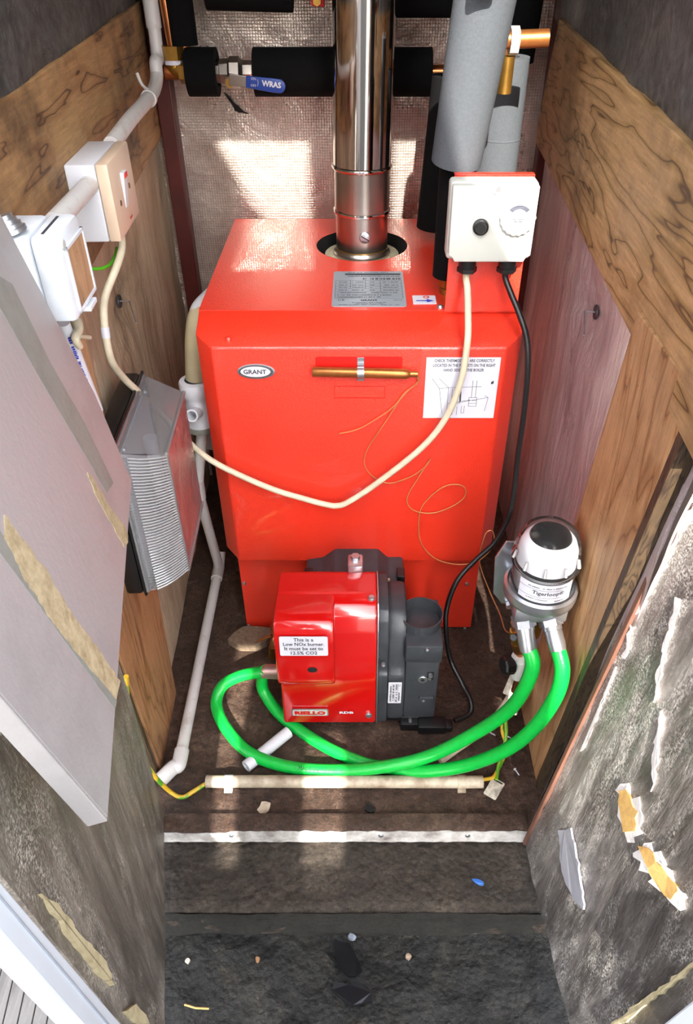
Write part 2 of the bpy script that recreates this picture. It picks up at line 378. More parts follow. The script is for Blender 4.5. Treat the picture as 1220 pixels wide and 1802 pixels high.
# ================================================================== SETTING
YB = 1.83
def struct(name, g, mat, label=None, smooth=True): return tag(obj(name, *g, mat, None, smooth, 50), label, None, None, 'structure')
def undul(p): return .004 * noise.noise(p * 9) + .0015 * noise.noise(p * 40)
struct('floor', sheet_g((-.46, .725, 0), (.46, .725, 0), (.46, YB + .03, 0), (-.46, YB + .03, 0), 60, 70, .0, fn=undul, back=(0, 0, -.16)), M['floor'], 'damp dark brown concrete floor inside the boiler cupboard')
def undul2(p): return -.003 + .005 * noise.noise(p * 11) + .0025 * noise.noise(p * 45)
def step_fn(p): return undul2(p) - (.012 * max(0, (.6 - p.y) / .02) if p.y < .6 else 0)
struct('floor_step', sheet_g((-.50, .585, -.03), (.50, .585, -.03), (.50, .73, -.03), (-.50, .73, -.03), 90, 18, 0, fn=step_fn, back=(0, 0, -.115)), M['step'], 'rough dark concrete step below the white threshold')
rs = sheet_g((-.50, .5835, -.16), (.50, .5835, -.16), (.50, .5835, -.040), (-.50, .5835, -.040), 90, 12, .003, 14, 12)
struct('floor_riser', rs, M['moss'], 'dark mossy front face of the concrete step')
def yard_fn(p): return .010 * noise.noise(p * 8) + .006 * noise.noise(p * 26) + .003 * noise.noise(p * 60)
struct('floor_yard', sheet_g((-.42, .0, -.128), (.52, .0, -.128), (.52, .61, -.128), (-.42, .61, -.128), 110, 80, 0, fn=yard_fn), M['yard'], 'wet black ground strewn with grit in front of the step')
struct('floor_outside', ([(-9, -9, -.168), (9, -9, -.168), (9, 9, -.168), (-9, 9, -.168)], [[0, 1, 2, 3]]), M['outside'], 'grey paving outside', False)
struct('wall_back', sheet_g((-.47, YB, -.02), (.47, YB, -.02), (.47, YB, 1.75), (-.47, YB, 1.75), 70, 120, .005, 9, 1, back=(0, .03, 0)), M['foil_back'], 'silver scrim-reinforced foil insulation on the rear wall')
def wl(y, z, off=0):
    p = V((-.396 - .038 * (y - .83), y, z)); return p + LW_N * off
def wr(y, z, off=0):
    p = V((.37 + .04 * (y - .8), y, z)); return p + RW_N * off
def left_bulge(p):
    d = math.hypot(p.y - 1.36, p.z - .73); return -.010 * math.exp(-(d / .07) ** 2)
nL = atL(222, 530, -.014); nR = atR(1036, 549)
def dimple(c, p, a=.018, r=.06):
    d = (p - c).length; th = math.atan2(p.z - c.z, p.y - c.y)
    return -a * math.exp(-(d / r) ** 2) + .004 * math.exp(-(d / .14) ** 2) * math.cos(th * 9 + 2 * math.sin(th * 3)) * min(1, d / .03)
struct('wall_left', sheet_g(wl(.79, -.02, -.014), wl(1.84, -.02, -.014), wl(1.84, 1.75, -.014), wl(.79, 1.75, -.014), 80, 130, .006, 5, 2, (1, 1, .5), (-.03, 0, 0), fn=lambda p: -dimple(nL, p) * -1), M['foil_left'], 'dusty brownish foil insulation on the left wall')
struct('wall_right', sheet_g(wr(1.84, -.02, 0), wr(.68, -.02, 0), wr(.68, 1.75, 0), wr(1.84, 1.75, 0), 90, 140, .009, 5, 3, (1, 1, .35), (.03, 0, 0), fn=lambda p: dimple(nR, p)), M['foil_right'], 'crinkled silver foil insulation with a pink cast on the right wall')
struct('ceiling', box_g((-.5, .72, 1.75), (.5, 1.87, 1.80), .004), M['ply'], 'timber roof of the cupboard', False)

# timber fixed on the walls (part of the setting: each board its own)
def board(name, pts, thick, mat, bev=.002, label=None):
    return tag(obj(name, *prism_g(pts, thick, bev), mat), label, None, None, 'structure')
a, b, c_, d = atL(-60, 222), atL(262, -8), atL(303, 208), atL(239, 325)
slope = (d.z - c_.z) / (d.y - c_.y) if abs(d.y - c_.y) > 1e-6 else 0
tz = lambda y: 1.128 + .031 * y; bz = lambda y: .838 + .055 * y
board('trim_1', [wl(.70, tz(.7)), wl(1.80, tz(1.8)), wl(1.80, bz(1.8)), wl(.70, bz(.7))], LW_N * -.013, M['ply'], .002, 'water-stained plywood strip running along the left wall')
tzr = lambda y: 1.093 + .0395 * y; bzr = lambda y: .862 + .036 * y
rp = [wr(.62, tzr(.62), .022), wr(1.72, tzr(1.72), .022), wr(1.80, bzr(1.8) + .03, .022), wr(1.79, bzr(1.79), .022), wr(.62, bzr(.62), .022)]
board('trim_2', rp, RW_N * -.02, M['ply_right'], .002, 'knotty plywood strip running along the right wall')
struct('wall_left_upper', sheet_g(wl(.78, 1.12, -.005), wl(1.84, 1.19, -.005), wl(1.84, 1.75, -.005), wl(.78, 1.75, -.005), 60, 40, .006, 7, 8), M['foil_top'], 'dark foil above the left plywood strip')
struct('wall_right_upper', sheet_g(wr(1.84, 1.15, .012), wr(.55, 1.10, .012), wr(.55, 1.75, .012), wr(1.84, 1.75, .012), 60, 40, .006, 7, 9), M['foil_top'], 'dark foil above the right plywood strip')
BX = .345                                                     # face of the leaning batten on the right
def bx_(u, v): r = ray(u, v); return O + r * (BX / r.x)
far_top = bx_(1122, 548); far_bot = V((BX, .992, 0)); near_top = bx_(1222, 690); near_bot = V((BX, .815, 0))
board('trim_3', [far_top, near_top, near_bot, far_bot], (.022, 0, 0), M['batten'], .0015, 'leaning timber batten on the right wall behind the filter bowl')
pe = .007
board('trim_4', [near_top + V((.022, -.001, 0)), near_top + V((-.0008, -.001, 0)), near_bot + V((-.0008, -.001, 0)), near_bot + V((.022, -.001, 0))], (0, -.016, 0), M['shaded_ply_edge'], .001, 'layered plywood edge beside the right batten, darkened in colour for shade')
lf_t, lf_b, ln_b, ln_t = V((-.4, 1.075, .46)), V((-.4, 1.025, 0)), V((-.393, .835, 0)), V((-.393, .80, .46))
board('trim_5', [lf_t + LW_N * .004, lf_b + LW_N * .004, ln_b + LW_N * .004, ln_t + LW_N * .004], LW_N * -.02, M['batten_dark'], .0015, 'plywood offcut at the foot of the left wall under the lamp')
board('trim_6', [V((-.392, .832, 0)), V((-.412, .832, 0)), V((-.412, .796, .5)), V((-.392, .796, .5))], (0, -.012, 0), M['shaded_ply_edge'], .001, 'dark frayed edge of the plywood offcut on the left')
board('trim_7', [wl(.965, .52, .012), wl(.995, .52, .012), wl(.985, .92, .012), wl(.955, .92, .012)], LW_N * -.012, M['batten'], .001, 'narrow orange-brown stud behind the weatherproof switch')
for i, (x0, x1) in enumerate(((-.43, -.395), (.395, .425))):
    board('corner_post' if i == 0 else 'corner_post', [(x0, YB - .045, 0), (x1, YB - .045, 0), (x1, YB - .045, 1.75), (x0, YB - .045, 1.75)], (0, .04, 0), M['red_paint'], .003, 'dark red painted corner post at the rear %s' % ('left' if i == 0 else 'right'))
# threshold
th = tag(obj('trim_8', *box_g((-.372, .708, -.03), (.312, .742, .012), .004), M['floor'], None, True), 'white painted threshold strip, scuffed and muddy, across the step', None, None, 'structure')
random.seed(77); fpts = [(-.371 + .682 * k / 60, .7075, -.029 + random.uniform(0, .003)) for k in range(61)] + [(.311 - .682 * k / 60,   .7075, .0085 + .005 * noise.noise(V((k * .35, 3, 0))) + random.uniform(-.002, .002) - (.006 if k > 48 else 0)) for k in range(61)]
obj('painted_face', *prism_g(fpts, (0, -.0018, 0)), M['painted'], th)
for x in (-.235, .04, .2): obj('screw', *lathe_g([(0, .002), (.004, .002), (.005, 0), (.005, -.003)], (x, .7055, -.004), (0, -1, 0), 12), M['zinc'], th)

# ---- right door: hinge line leans outwards, foil inside
RD0 = V((.304, .693, 0)); RDu = V((.08, 0, .81)).normalized(); RDv = V((.052, -1, 0)).normalized(); RDn = RDv.cross(RDu).normalized()
if RDn.x > 0: RDn = -RDn
def atRD(u, v, off=0): return atPl(u, v, RD0 + RDn * off, RDn)
def rd(s_, t_, off=0): return RD0 + RDv * s_ + RDu * t_ + RDn * off
RDs = RDv.cross(RDu).normalized()
def rd_surf(u, v, off=0):
    p = atRD(u, v); q = V((p.x, p.y * 1.2, p.z * .3)) * 6.0 + V((5 * 7.1, 5 * 3.3, 5))
    return p + RDs * (.006 * (noise.noise(q) + .5 * noise.noise(q * 2.7) + .25 * noise.noise(q * 6.1))) + RDn * off
door2 = thing('door_2', RD0, None, None); tag(door2, 'open right door lined with torn silver foil over yellow foam', None, None, 'structure')
obj('foil_lining', *sheet_g(rd(0, -.005), rd(.47, -.005), rd(.47, 1.02), rd(0, 1.02), 90, 160, .006, 6, 5, (1, 1.2, .3), -RDn * .03), M['foil_door'], door2, True, 60)
obj('edge_strip', *prism_g([rd(-.003, -.005, .004), rd(.005, -.005, .004), rd(.007, 1.02, .004), rd(-.003, 1.02, .004)], -RDn * .02, .001), plain('brown_edge', '#6d4a3c', .6, 0, .3, 20), door2)
def ragged(px, off, th_, rough, fnp, nrm, mat, name, parent, seed=1):
    random.seed(seed); pts = []
    for i in range(len(px)):
        a = V((*px[i], 0)); b = V((*px[(i + 1) % len(px)], 0)); n = max(2, int((b - a).length / 9))
        for k in range(n):
            q = a.lerp(b, k / n); pts.append((q.x + random.uniform(-rough, rough), q.y + random.uniform(-rough, rough)))
    return obj(name, *prism_g([fnp(x, y, off) for x, y in pts], nrm * -th_), mat, parent)
for k, px in enumerate(([(1083, 1392), (1100, 1374), (1114, 1400), (1130, 1425), (1134, 1472), (1112, 1486), (1093, 1440)], [(1116, 1500), (1150, 1478), (1178, 1530), (1210, 1578), (1192, 1600), (1160, 1572), (1133, 1530)])):
    ragged(px, .0012, .004, 7, rd_surf, RDn, M['torn'], 'torn_facing', door2, 10 + k)
for k, px in enumerate(([(1088, 1390), (1104, 1388), (1124, 1430), (1122, 1462), (1102, 1464), (1095, 1430)], [(1128, 1488), (1148, 1492), (1172, 1535), (1198, 1568), (1180, 1584), (1158, 1556), (1138, 1520)])):
    ragged(px, .0022, .004, 2.6, rd_surf, RDn, M['foam_board'], 'exposed_foam', door2, 20 + k)
ragged([(988, 1462), (1010, 1458), (1022, 1520), (1030, 1600), (1012, 1585), (992, 1530)], .0040, .003, 1.5, rd_surf, RDn, plain('lilac_grey', '#a9aab4', .4, .3, .06), 'lilac_patch', door2, 31)  # even lilac-grey patch laid over the door lining
M['pale_foam'] = dirty('pale_old_foam', '#b5a987', '#857a58', .5, .9, 40)
ragged([(1056, 1815), (1125, 1764), (1240, 1680), (1240, 1692), (1150, 1757), (1078, 1815)], .003, .006, 3.5, rd_surf, RDn, M['pale_foam'], 'exposed_foam', door2, 41)
obj('white_trim', *prism_g([atRD(1150, 1815, .012), atRD(1240, 1742, .012), atRD(1300, 1760, .012), atRD(1240, 1850, .012)], -RDn * .03, .003), M['uPVC'], door2)
for k, px in enumerate(([(1222, 886), (1222, 906), (1165, 1006), (1124, 1078), (1116, 1080), (1162, 994)], [(1110, 1098), (1116, 1100), (1100, 1160), (1094, 1156)], [(1192, 1050), (1197, 1060), (1174, 1150), (1158, 1232), (1152, 1234), (1160, 1180)], [(1022, 1322), (1028, 1316), (1086, 1170), (1082, 1182), (1050, 1266)], [(1163, 1250), (1168, 1256), (1158, 1340), (1150, 1392), (1148, 1330)])):
    ragged(px, .0016, .002, 3.0, rd_surf, RDn, M['torn'], 'torn_edge', door2, 70 + k)
# foil jamb between batten and right door
jt = V((BX, near_top.y - .02, 1.0)); 
struct('wall_right_jamb', sheet_g(V((.362, .80, 0)), RD0 + V((.004, .02, 0)), rd(-.02, .95), V((.362, .62, .95)), 16, 60, .006, 7, 6, (1, 1, .4)), M['foil_door_left'], 'dark foil flap between the right batten and the right door')
# ---- left door
LD0 = V((-.3635, .737, 0)); LDv = V((.202, -1, 0)).normalized(); LDn = V((1, .202, 0)).normalized(); Zu = V((0, 0, 1))
def atLD(u, v, off=0): return atPl(u, v, LD0 + LDn * off, LDn)
def ld(s_, z, off=0): return LD0 + LDv * s_ + Zu * z + LDn * off
door1 = thing('door_1', LD0, None, None); tag(door1, 'open left door lined with grubby grey foil', None, None, 'structure')
ne = [atLD(-60, 1478), atLD(222, 1812)]                      # where the lining stops and the white trim starts
lo_s = (ne[1] - LD0).dot(LDv); hi_s = (ne[0] - LD0).dot(LDv)
# lining sheet cut along the sloping trim line
def lining():
    vs, fs = [], []; nx, ny = 70, 110
    for j in range(ny + 1):
        z = j / ny * .82
        t = (z - ne[1].z) / (ne[0].z - ne[1].z); smax = lo_s + (hi_s - lo_s) * t
        for i in range(nx + 1):
            s_ = smax * i / nx; p = ld(s_, z); q = p * 6; q.z *= .3
            vs.append(p + LDn * (.005 * noise.noise(q) + .002 * noise.noise(q * 3)))
    W = nx + 1; n0 = len(vs); vs += [p - LDn * .035 for p in vs[:n0]]
    for j in range(ny):
        for i in range(nx):
            q = [j * W + i, j * W + i + 1, (j + 1) * W + i + 1, (j + 1) * W + i]; fs.append(q); 
            if i in (0, nx - 1) or j in (0, ny - 1): fs.append([n0 + k for k in q[::-1]])
    for i in range(nx): fs += [[i, i + 1, n0 + i + 1, n0 + i], [ny * W + i, ny * W + i + 1, n0 + ny * W + i + 1, n0 + ny * W + i]]
    for j in range(ny): fs += [[j * W, (j + 1) * W, n0 + (j + 1) * W, n0 + j * W], [j * W + nx, (j + 1) * W + nx, n0 + (j + 1) * W + nx, n0 + j * W + nx]]
    return vs, fs
obj('foil_lining', *lining(), M['foil_door_left'], door1, True, 60)
obj('white_trim', *prism_g([atLD(-60, 1478, .012), atLD(0, 1549, .012), atLD(214, 1802, .012), atLD(260, 1856, .012), atLD(190, 1852, .012), atLD(140, 1797, .012), atLD(0, 1640, .012), atLD(-60, 1572, .012)], -LDn * .02, .002), M['uPVC'], door1)
obj('trim_groove', *prism_g([atLD(-60, 1512, .0135), atLD(0, 1573, .0135), atLD(193, 1802, .0135), atLD(193, 1806, .0135), atLD(0, 1577, .0135), atLD(-60, 1516, .0135)], -LDn * .004), plain('grey_seam', '#9aa0aa', .5), door1)
ragged([(75, 1572), (100, 1590), (140, 1640), (180, 1680), (203, 1735), (178, 1712), (136, 1662), (104, 1612)], .006, .012, 3, atLD, LDn, M['pale_foam'], 'exposed_foam', door1, 51)
ragged([(238, 1768), (255, 1785), (262, 1802), (240, 1800), (225, 1780)], .006, .01, 2, atLD, LDn, M['pale_foam'], 'exposed_foam', door1, 52)
# ---- pale chipboard panel hanging on the left door
P1 = atY(232, 846, .80); P2 = atZ(190, 1440, P1.z); PU = V((-.226, -.119, 1.45)).normalized()
PN = (P2 - P1).cross(PU).normalized()
if PN.x < 0: PN = -PN
def atP(u, v, off=0): return atPl(u, v, P1 + PN * off, PN)
panel = thing('chipboard_panel', P2, 'pale grey laminated panel with torn strips hanging inside the left door', 'panel')
PT = .017
obj('board', *prism_g([P1, P2, P2 + PU * .62, atP(-40, 300), atP(0, 375), atP(166, 690)], -PN * PT, .0012), M['melamine'], panel)
obj('near_lip', *prism_g([P2 + V((0, 0, 0)), P2 + PU * .62, P2 + PU * .62 - PN * .017, P2 - PN * .017], (P2 - P1).normalized() * .003, .001), M['melamine'], panel)
ragged([(8, 905), (30, 935), (80, 1000), (130, 1085), (175, 1145), (212, 1198), (206, 1232), (150, 1165), (90, 1090), (45, 1020), (10, 945)], .0008, .003, 2.0, atP, PN, M['chip'], 'torn_strip', panel, 61)
ragged([(153, 832), (165, 842), (190, 885), (222, 930), (226, 955), (220, 962), (196, 920), (172, 878)], .0008, .003, 1.5, atP, PN, M['chip'], 'torn_strip', panel, 62)
obj('glue_line', *prism_g([atP(0, 486, .0005), atP(22, 500, .0005), atP(90, 640, .0005), atP(150, 745, .0005), atP(200, 850, .0005), atP(188, 868, .0005), atP(150, 800, .0005), atP(70, 665, .0005), atP(0, 540, .0005)], -PN * .002), M['glue'], panel)
obj('glue_line', *prism_g([atP(-30, 890, .0005), atP(8, 945, .0005), (atP(60, 1035, .0005)), atP(206, 1234, .0005), atP(203, 1248, .0005), atP(40, 1025, .0005), atP(-30, 930, .0005)], -PN * .002), M['glue'], panel)
# outside deck boards seen past the left door
deck = thing('floor_deck', (-.9, .3, -.155), None, None); tag(deck, 'grey grooved deck boards outside beyond the left door', None, None, 'structure')
p0, p1 = atZ(7, 1794, -.14), atZ(28, 1704, -.14); dv = (p1 - p0).normalized(); nv = V((dv.y, -dv.x, 0))
for k in range(-9, 9):
    o0 = p0 + nv * (.0245 * k)
    obj('plank', *prism_g([o0 - dv * .5, o0 + nv * .023 - dv * .5, o0 + nv * .023 + dv * .16, o0 + dv * .16], (0, 0, -.012), .0015), M['deck'], deck)


# ---- added unseen screen behind the viewer: blocks the sun, gaps shape its patches
scr = thing('sun_blocker', (-.22, -.9, -.16), None, None); tag(scr, 'added gapped board screen behind the viewer, blocking and shaping the sun', None, None, 'structure')
for poly in ([(-.60, -.16), (.395, -.16), (.395, 1.14), (-.60, 1.14)], [(-.60, 1.14), (-.180, 1.14), (-.200, 1.35), (-.172, 1.56), (-.60, 1.56)], [(-.140, 1.14), (-.026, 1.14), (-.014, 1.38), (-.014, 1.56), (-.126, 1.56), (-.156, 1.35)], [(.048, 1.14), (.395, 1.14), (.395, 1.56), (.060, 1.56), (.060, 1.38)], [(-.014, 1.38), (.060, 1.38), (.060, 1.56), (-.014, 1.56)],
             [(-.60, 1.56), (.395, 1.56), (.395, 2.38), (.277, 2.60), (.235, 2.74), (.23, 2.79), (.217, 2.79), (.217, 3.2), (.019, 3.2), (.019, 2.79), (-.073, 2.79), (-.103, 2.82), (-.163, 2.93), (-.208, 3.02), (-.213, 3.25), (-.60, 3.25)]):
    obj('board', *prism_g([(x, -.9, z) for x, z in poly], (0, -.02, 0)), M['deck'], scr)

# ================================================================== BOILER
bo = thing('oil_boiler', (0, 1.45, 0), 'large red floor-standing oil boiler with sloped front hood and chamfered corners', 'boiler')
HW, FW, YF, YC, YFOLD, YBK, ZT, ZF, ZB = .283, .253, 1.174, 1.206, 1.255, 1.755, .774, .742, .25
zc = ZF + (YC - YF) * (ZT - ZF) / (YFOLD - YF)
hv = []
for s_ in (-1, 1):
    hv += [(s_ * FW, YF, ZB), (s_ * HW, YC, ZB + .012), (s_ * HW, YFOLD + .003, ZB + .012), (s_ * FW, YF, ZF), (s_ * HW, YC, zc), (s_ * HW, YFOLD, ZT), (s_ * HW, YFOLD + .003, ZT - .02)]
hood_f = [[0, 7, 10, 3], [0, 3, 4, 1], [7, 8, 11, 10], [1, 4, 5, 6, 2], [8, 9, 13, 12, 11], [3, 10, 11, 4], [4, 11, 12, 5], [5, 12, 13, 6], [0, 1, 2, 9, 8, 7], [2, 6, 13, 9]]
bm = bmesh.new(); vv = [bm.verts.new(p) for p in hv]
for f in hood_f: bm.faces.new([vv[i] for i in f])
bmesh.ops.recalc_face_normals(bm, faces=bm.faces)
bmesh.ops.bevel(bm, geom=bm.edges[:], offset=.004, segments=3, profile=.5, affect='EDGES')
hood = obj('front_hood', *bm_out(bm), M['red'], bo, True, 25)
# casing sides and back
obj('side_panel', *box_g((-HW, YFOLD + .002, ZB + .012), (-HW + .004, YBK, ZT - .002), .001), M['red'], bo)
obj('side_panel', *box_g((HW - .004, YFOLD + .002, ZB + .012), (HW, YBK, ZT - .002), .001), M['red'], bo)
obj('rear_panel', *box_g((-HW, YBK, 0.02), (HW, YBK + .004, ZT - .002), .001), M['red'], bo)
# top with flue opening
FC = V((.006, 1.588, ZT)); FR = .096
bm = bmesh.new(); ov = [bm.verts.new((x, y, ZT)) for x, y in ((-HW, YFOLD + .001), (HW, YFOLD + .001), (HW, YBK + .004), (-HW, YBK + .004))]
iv = [bm.verts.new((FC.x + FR * math.cos(k * math.pi / 24), FC.y + FR * math.sin(k * math.pi / 24), ZT)) for k in range(48)]
es = [bm.edges.new((ov[k], ov[(k + 1) % 4])) for k in range(4)] + [bm.edges.new((iv[k], iv[(k + 1) % 48])) for k in range(48)]
bmesh.ops.triangle_fill(bm, use_beauty=True, edges=es)
r = bmesh.ops.extrude_face_region(bm, geom=bm.faces[:]); bmesh.ops.translate(bm, vec=(0, 0, -.004), verts=[e for e in r['geom'] if isinstance(e, bmesh.types.BMVert)])
top = obj('top_panel', *bm_out(bm), M['red'], bo)
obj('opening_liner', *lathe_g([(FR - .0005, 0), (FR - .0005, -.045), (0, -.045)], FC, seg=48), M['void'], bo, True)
obj('flue_insulation_ring', *lathe_g([(.052, -.044), (.078, -.044), (.078, -.018), (.052, -.016), (.052, -.044)], FC, seg=48), M['rockwool'], bo, True)
# plinth / lower casing
BW, YBA = .264, 1.212
obj('lower_casing', *box_g((-BW, YBA, 0.004), (BW, YBK - .01, ZB + .02), .002), M['red'], bo)
for u, v in ((430, 1026), (438, 1101), (818, 1106), (822, 1027)):
    p = atY(u, v, YBA); obj('screw', *lathe_g([(0, .004), (.0035, .0035), (.0045, .001), (.0045, -.002)], p, (0, -1, 0), 12), M['zinc'], bo, True)
for u, v in ((402, 597), (775, 541)):
    p = atZ(u, v, ZT if v < 560 else .750); obj('screw', *lathe_g([(0, .005), (.004, .0045), (.006, .002), (.006, -.006)], p, (0, 0, 1), 12), M['zinc'] if v < 560 else M['red'], bo, True)
# dark red bar above the sensor and embossed rectangle
def front(u, v, off=0): return atY(u, v, YF - off)
FM = lambda u, v, off=.0008: frame_m(front(u, v, off), (1, 0, 0), (0, 0, 1))
# data plate on the top
pc = (atZ(585, 478, ZT) + atZ(719, 541, ZT)) / 2; pc.x = .018
plm = frame_m((pc.x, pc.y, ZT + .0012), (1, 0, 0), (0, 1, 0)); PWD, PHT = .134, .166
dpl = obj('data_plate', *xf(prism_g(rrect(PWD, PHT, .006), (0, 0, -.001)), plm), M['plate'], bo)
prt = [shift(scrib_g(.08, .003, 3), 0, .077), shift(quad_g(-.045, .0, .062, .0065), 0, .064), shift(fit_g('VORTEX BOILERHOUSE 15-26 (15-26)', .100, .006), .010, .057)]
for k in range(46):
    if random.random() < .62: prt.append(quad_g(-.012 + k * .0016, .040, -.012 + k * .0016 + .0011, .048))
for y in (.036, .02, .008, -.004, -.016, -.028, -.038, -.048): prt.append(line_g((-.062, y), (.062, y), .0006))
for x, y0, y1 in ((-.062, .036, -.048), (.062, .036, -.048), (-.034, .036, -.004), (-.006, .036, -.004), (.022, .036, -.02)): prt.append(line_g((x, y0), (x, y1), .0006))
for y in (.028, .014, .002, -.010):
    for x, w2 in ((-.048, .016), (-.02, .022), (.007, .01), (.042, .03)): prt.append(shift(scrib_g(w2, .0036, int(x * 999 + y * 7777)), x, y))
for y, w2 in ((-.022, .112), (-.033, .10), (-.043, .08)): prt.append(shift(scrib_g(w2, .0036, int(y * 9999)), w2 / 2 - .058, y))
prt += [shift(text_g('CE', .011), -.05, -.056), shift(text_g('UKCA', .006), .052, -.056), shift(text_g('GRANT', .009, .0003), 0, -.057)]
prt += [shift(scrib_g(w2, .0028, k), 0, y) for y, w2, k in ((-.067, .06, 5), (-.072, .05, 6), (-.077, .11, 7))]
obj('printing', *xf(shift(join(*prt), 0, 0, .0004), plm), M['black_ink'], dpl)
# arrow sticker
am = frame_m(atZ(747, 527, ZT + .0012), (1, 0, 0), (0, 1, 0))
ars = obj('arrow_sticker', *xf(prism_g(rrect(.042, .037, .002), (0, 0, -.001)), am), M['sticker'], bo)
obj('arrow', *xf(shift(([(-.015, -.008, 0), (.004, -.008, 0), (.004, -.013, 0), (.018, -.006, 0), (.004, .001, 0), (.004, -.004, 0), (-.015, -.004, 0)], [[0, 1, 2, 3, 4, 5, 6]]), 0, 0, .0004), am), M['blue_ink'], ars)
obj('red_mark', *xf(shift(lathe_g([(.003, 0), (.006, 0)], (.004, .010, .0004), seg=10), 0, 0, 0), am), M['red_ink'], ars)
# badge
bmx = FM(451, 653, .001); bd = obj('maker_badge', *xf(prism_g([(.033 * math.cos(k * math.pi / 20), .0145 * math.sin(k * math.pi / 20), 0) for k in range(40)], (0, 0, .0022), .0006), bmx), M['zinc'], bo, True)
obj('badge_face', *xf(shift(([(.030 * math.cos(k * math.pi / 20), .0122 * math.sin(k * math.pi / 20), 0) for k in range(40)], [list(range(40))]), 0, 0, .0025), bmx), plain('badge_dark', '#6f7276', .3, .6), bd)
obj('badge_field', *xf(shift(([(-.001 + .026 * math.cos(k * math.pi / 20), .0102 * math.sin(k * math.pi / 20), 0) for k in range(40)], [list(range(40))]), 0, 0, .0028), bmx), M['sticker'], bd)
obj('badge_lettering', *xf(shift(fit_g('GRANT', .040, .0085, .0002), -.002, 0, .0032), bmx), M['ink'], bd)
# instruction sheet
c4 = [front(752, 628, .001), front(884, 629, .001), front(867, 736, .001), front(743, 734, .001)]
cc = sum(c4, V()) / 4; im = frame_m((cc.x, YF - .0014, cc.z), (1, 0, 0), (0, 0, 1)); IW, IH = .128, .121
print('sheet', (c4[1] - c4[0]).length, (c4[2] - c4[3]).length, c4[0].z - c4[3].z)
ish = obj('instruction_sheet', *xf(prism_g([(-IW/2, -IH/2, 0), (IW/2, -IH/2, 0), (IW/2, IH/2, 0), (-IW/2, IH/2, 0)], (0, 0, .0006)), im), M['paper'], bo)
tx = [shift(fit_g(s_, w2, .0058), .002, y) for s_, w2, y in (('CHECK THERMOSTATS ARE CORRECTLY', .104, .0545), ('LOCATED IN THE POCKETS ON THE RIGHT', .108, .0455), ('HAND SIDE OF THE BOILER', .070, .0365))]
ls = [((-.052, .020), (-.038, .0)), ((-.040, .020), (-.022, .002)), ((-.038, 0), (-.030, -.052)), ((-.022, .002), (-.022, -.052)), ((-.038, 0), (-.022, .002)), ((-.022, .002), (.036, .004)), ((-.015, .0), (-.015, -.03)),
      ((.020, .016), (.020, -.018)), ((.027, .016), (.027, -.018)), ((.016, -.018), (.030, -.018)), ((.016, -.024), (.030, -.024)), ((.016, -.03), (.030, -.03)), ((.016, -.018), (.016, -.036)), ((.030, -.018), (.030, -.036)), ((.016, -.036), (.030, -.036)),
      ((-.020, -.035), (.0, -.028)), ((.0, -.028), (.05, -.018)), ((.05, -.018), (.046, -.046)), ((.05, -.018), (.043, -.014)), ((-.012, -.037), (-.012, -.054)), ((-.004, -.037), (-.004, -.054)), ((.004, -.035), (.004, -.05)), ((.009, -.035), (.009, -.05)), ((.004, -.05), (.009, -.05)), ((-.021, -.030), (.018, -.023)), ((-.002, .005), (.003, .014)), ((-.002, .005), (0, -.03))]
obj('printing', *xf(shift(join(*tx, *[line_g(a, b, .0007) for a, b in ls], line_g((.0, -.002), (.001, -.026), .002), quad_g(-.014, -.030, -.009, -.026), shift(scrib_g(.006, .008, 15), .055, .012)), 0, 0, .0009), im), M['ink'], ish)
# darker red bar and embossed rectangle on the hood
em = FM(632, 637); obj('dark_red_bar', *xf(shift(prism_g(rrect(.150, .020, .004), (0, 0, .0006)), 0, 0, 0), em), M['dark_red'], bo)
em2 = FM(633, 690)
obj('embossed_outline', *xf(join(*[prism_g([a + (0,), b + (0,), c + (0,), d + (0,)], (0, 0, .0006)) for a, b, c, d in (((-.045, -.012), (.045, -.012), (.045, -.0112), (-.045, -.0112)), ((-.045, .0112), (.045, .0112), (.045, .012), (-.045, .012)), ((-.045, -.012), (-.0442, -.012), (-.0442, .012), (-.045, .012)), ((.0442, -.012), (.045, -.012), (.045, .012), (.0442, .012)))]), em2), M['dark_red'], bo)
# bracket carrying the control box
x0, x1 = .150, .276
obj('control_bracket', *join(box_g((x0, 1.246, ZT + .001), (x1, 1.2485, 1.002), .0006), box_g((x0, 1.246, ZT), (x1, 1.275, ZT + .003), .0006), box_g((x0, 1.246, 1.0), (x1, 1.260, 1.002), .0006)), M['red'], bo)
YX = 1.196                                                    # front of the control box lid
q = [atY(797, 325, YX), atY(949, 330, YX), atY(934, 464, YX), atY(790, 459, YX)]
cx0, cx1 = (q[0].x + q[3].x) / 2, (q[1].x + q[2].x) / 2; cz0, cz1 = (q[2].z + q[3].z) / 2, (q[0].z + q[1].z) / 2
cb = obj('control_box', *box_g((cx0 - .002, YX + .014, cz0 - .001), (cx1 + .002, 1.2458, cz1 + .002), .006, 3), M['boxwhite'], bo, True)
nq = .010
lid = [(cx0 + nq, cz0), (cx1 - nq, cz0), (cx1 - nq + .003, cz0 + nq - .003), (cx1, cz0 + nq), (cx1, cz1), (cx0, cz1), (cx0, cz0 + nq), (cx0 + nq - .003, cz0 + nq - .003)]
obj('lid', *prism_g([(x, YX, z) for x, z in lid], (0, .016, 0), .002), M['boxwhite'], cb, True, 50)
obj('lid_boss', *lathe_g([(0, .003), (.008, .003), (.0095, .001), (.0095, -.012)], ((cx0 + cx1) / 2 + .002, YX, cz1 - .004), (0, -1, 0), 20), M['boxwhite'], cb, True)
obj('lid_screw', *lathe_g([(0, .0038), (.0045, .0038), (.005, .003), (.005, 0)], ((cx0 + cx1) / 2 + .002, YX, cz1 - .004), (0, -1, 0), 12), M['zinc'], cb, True)
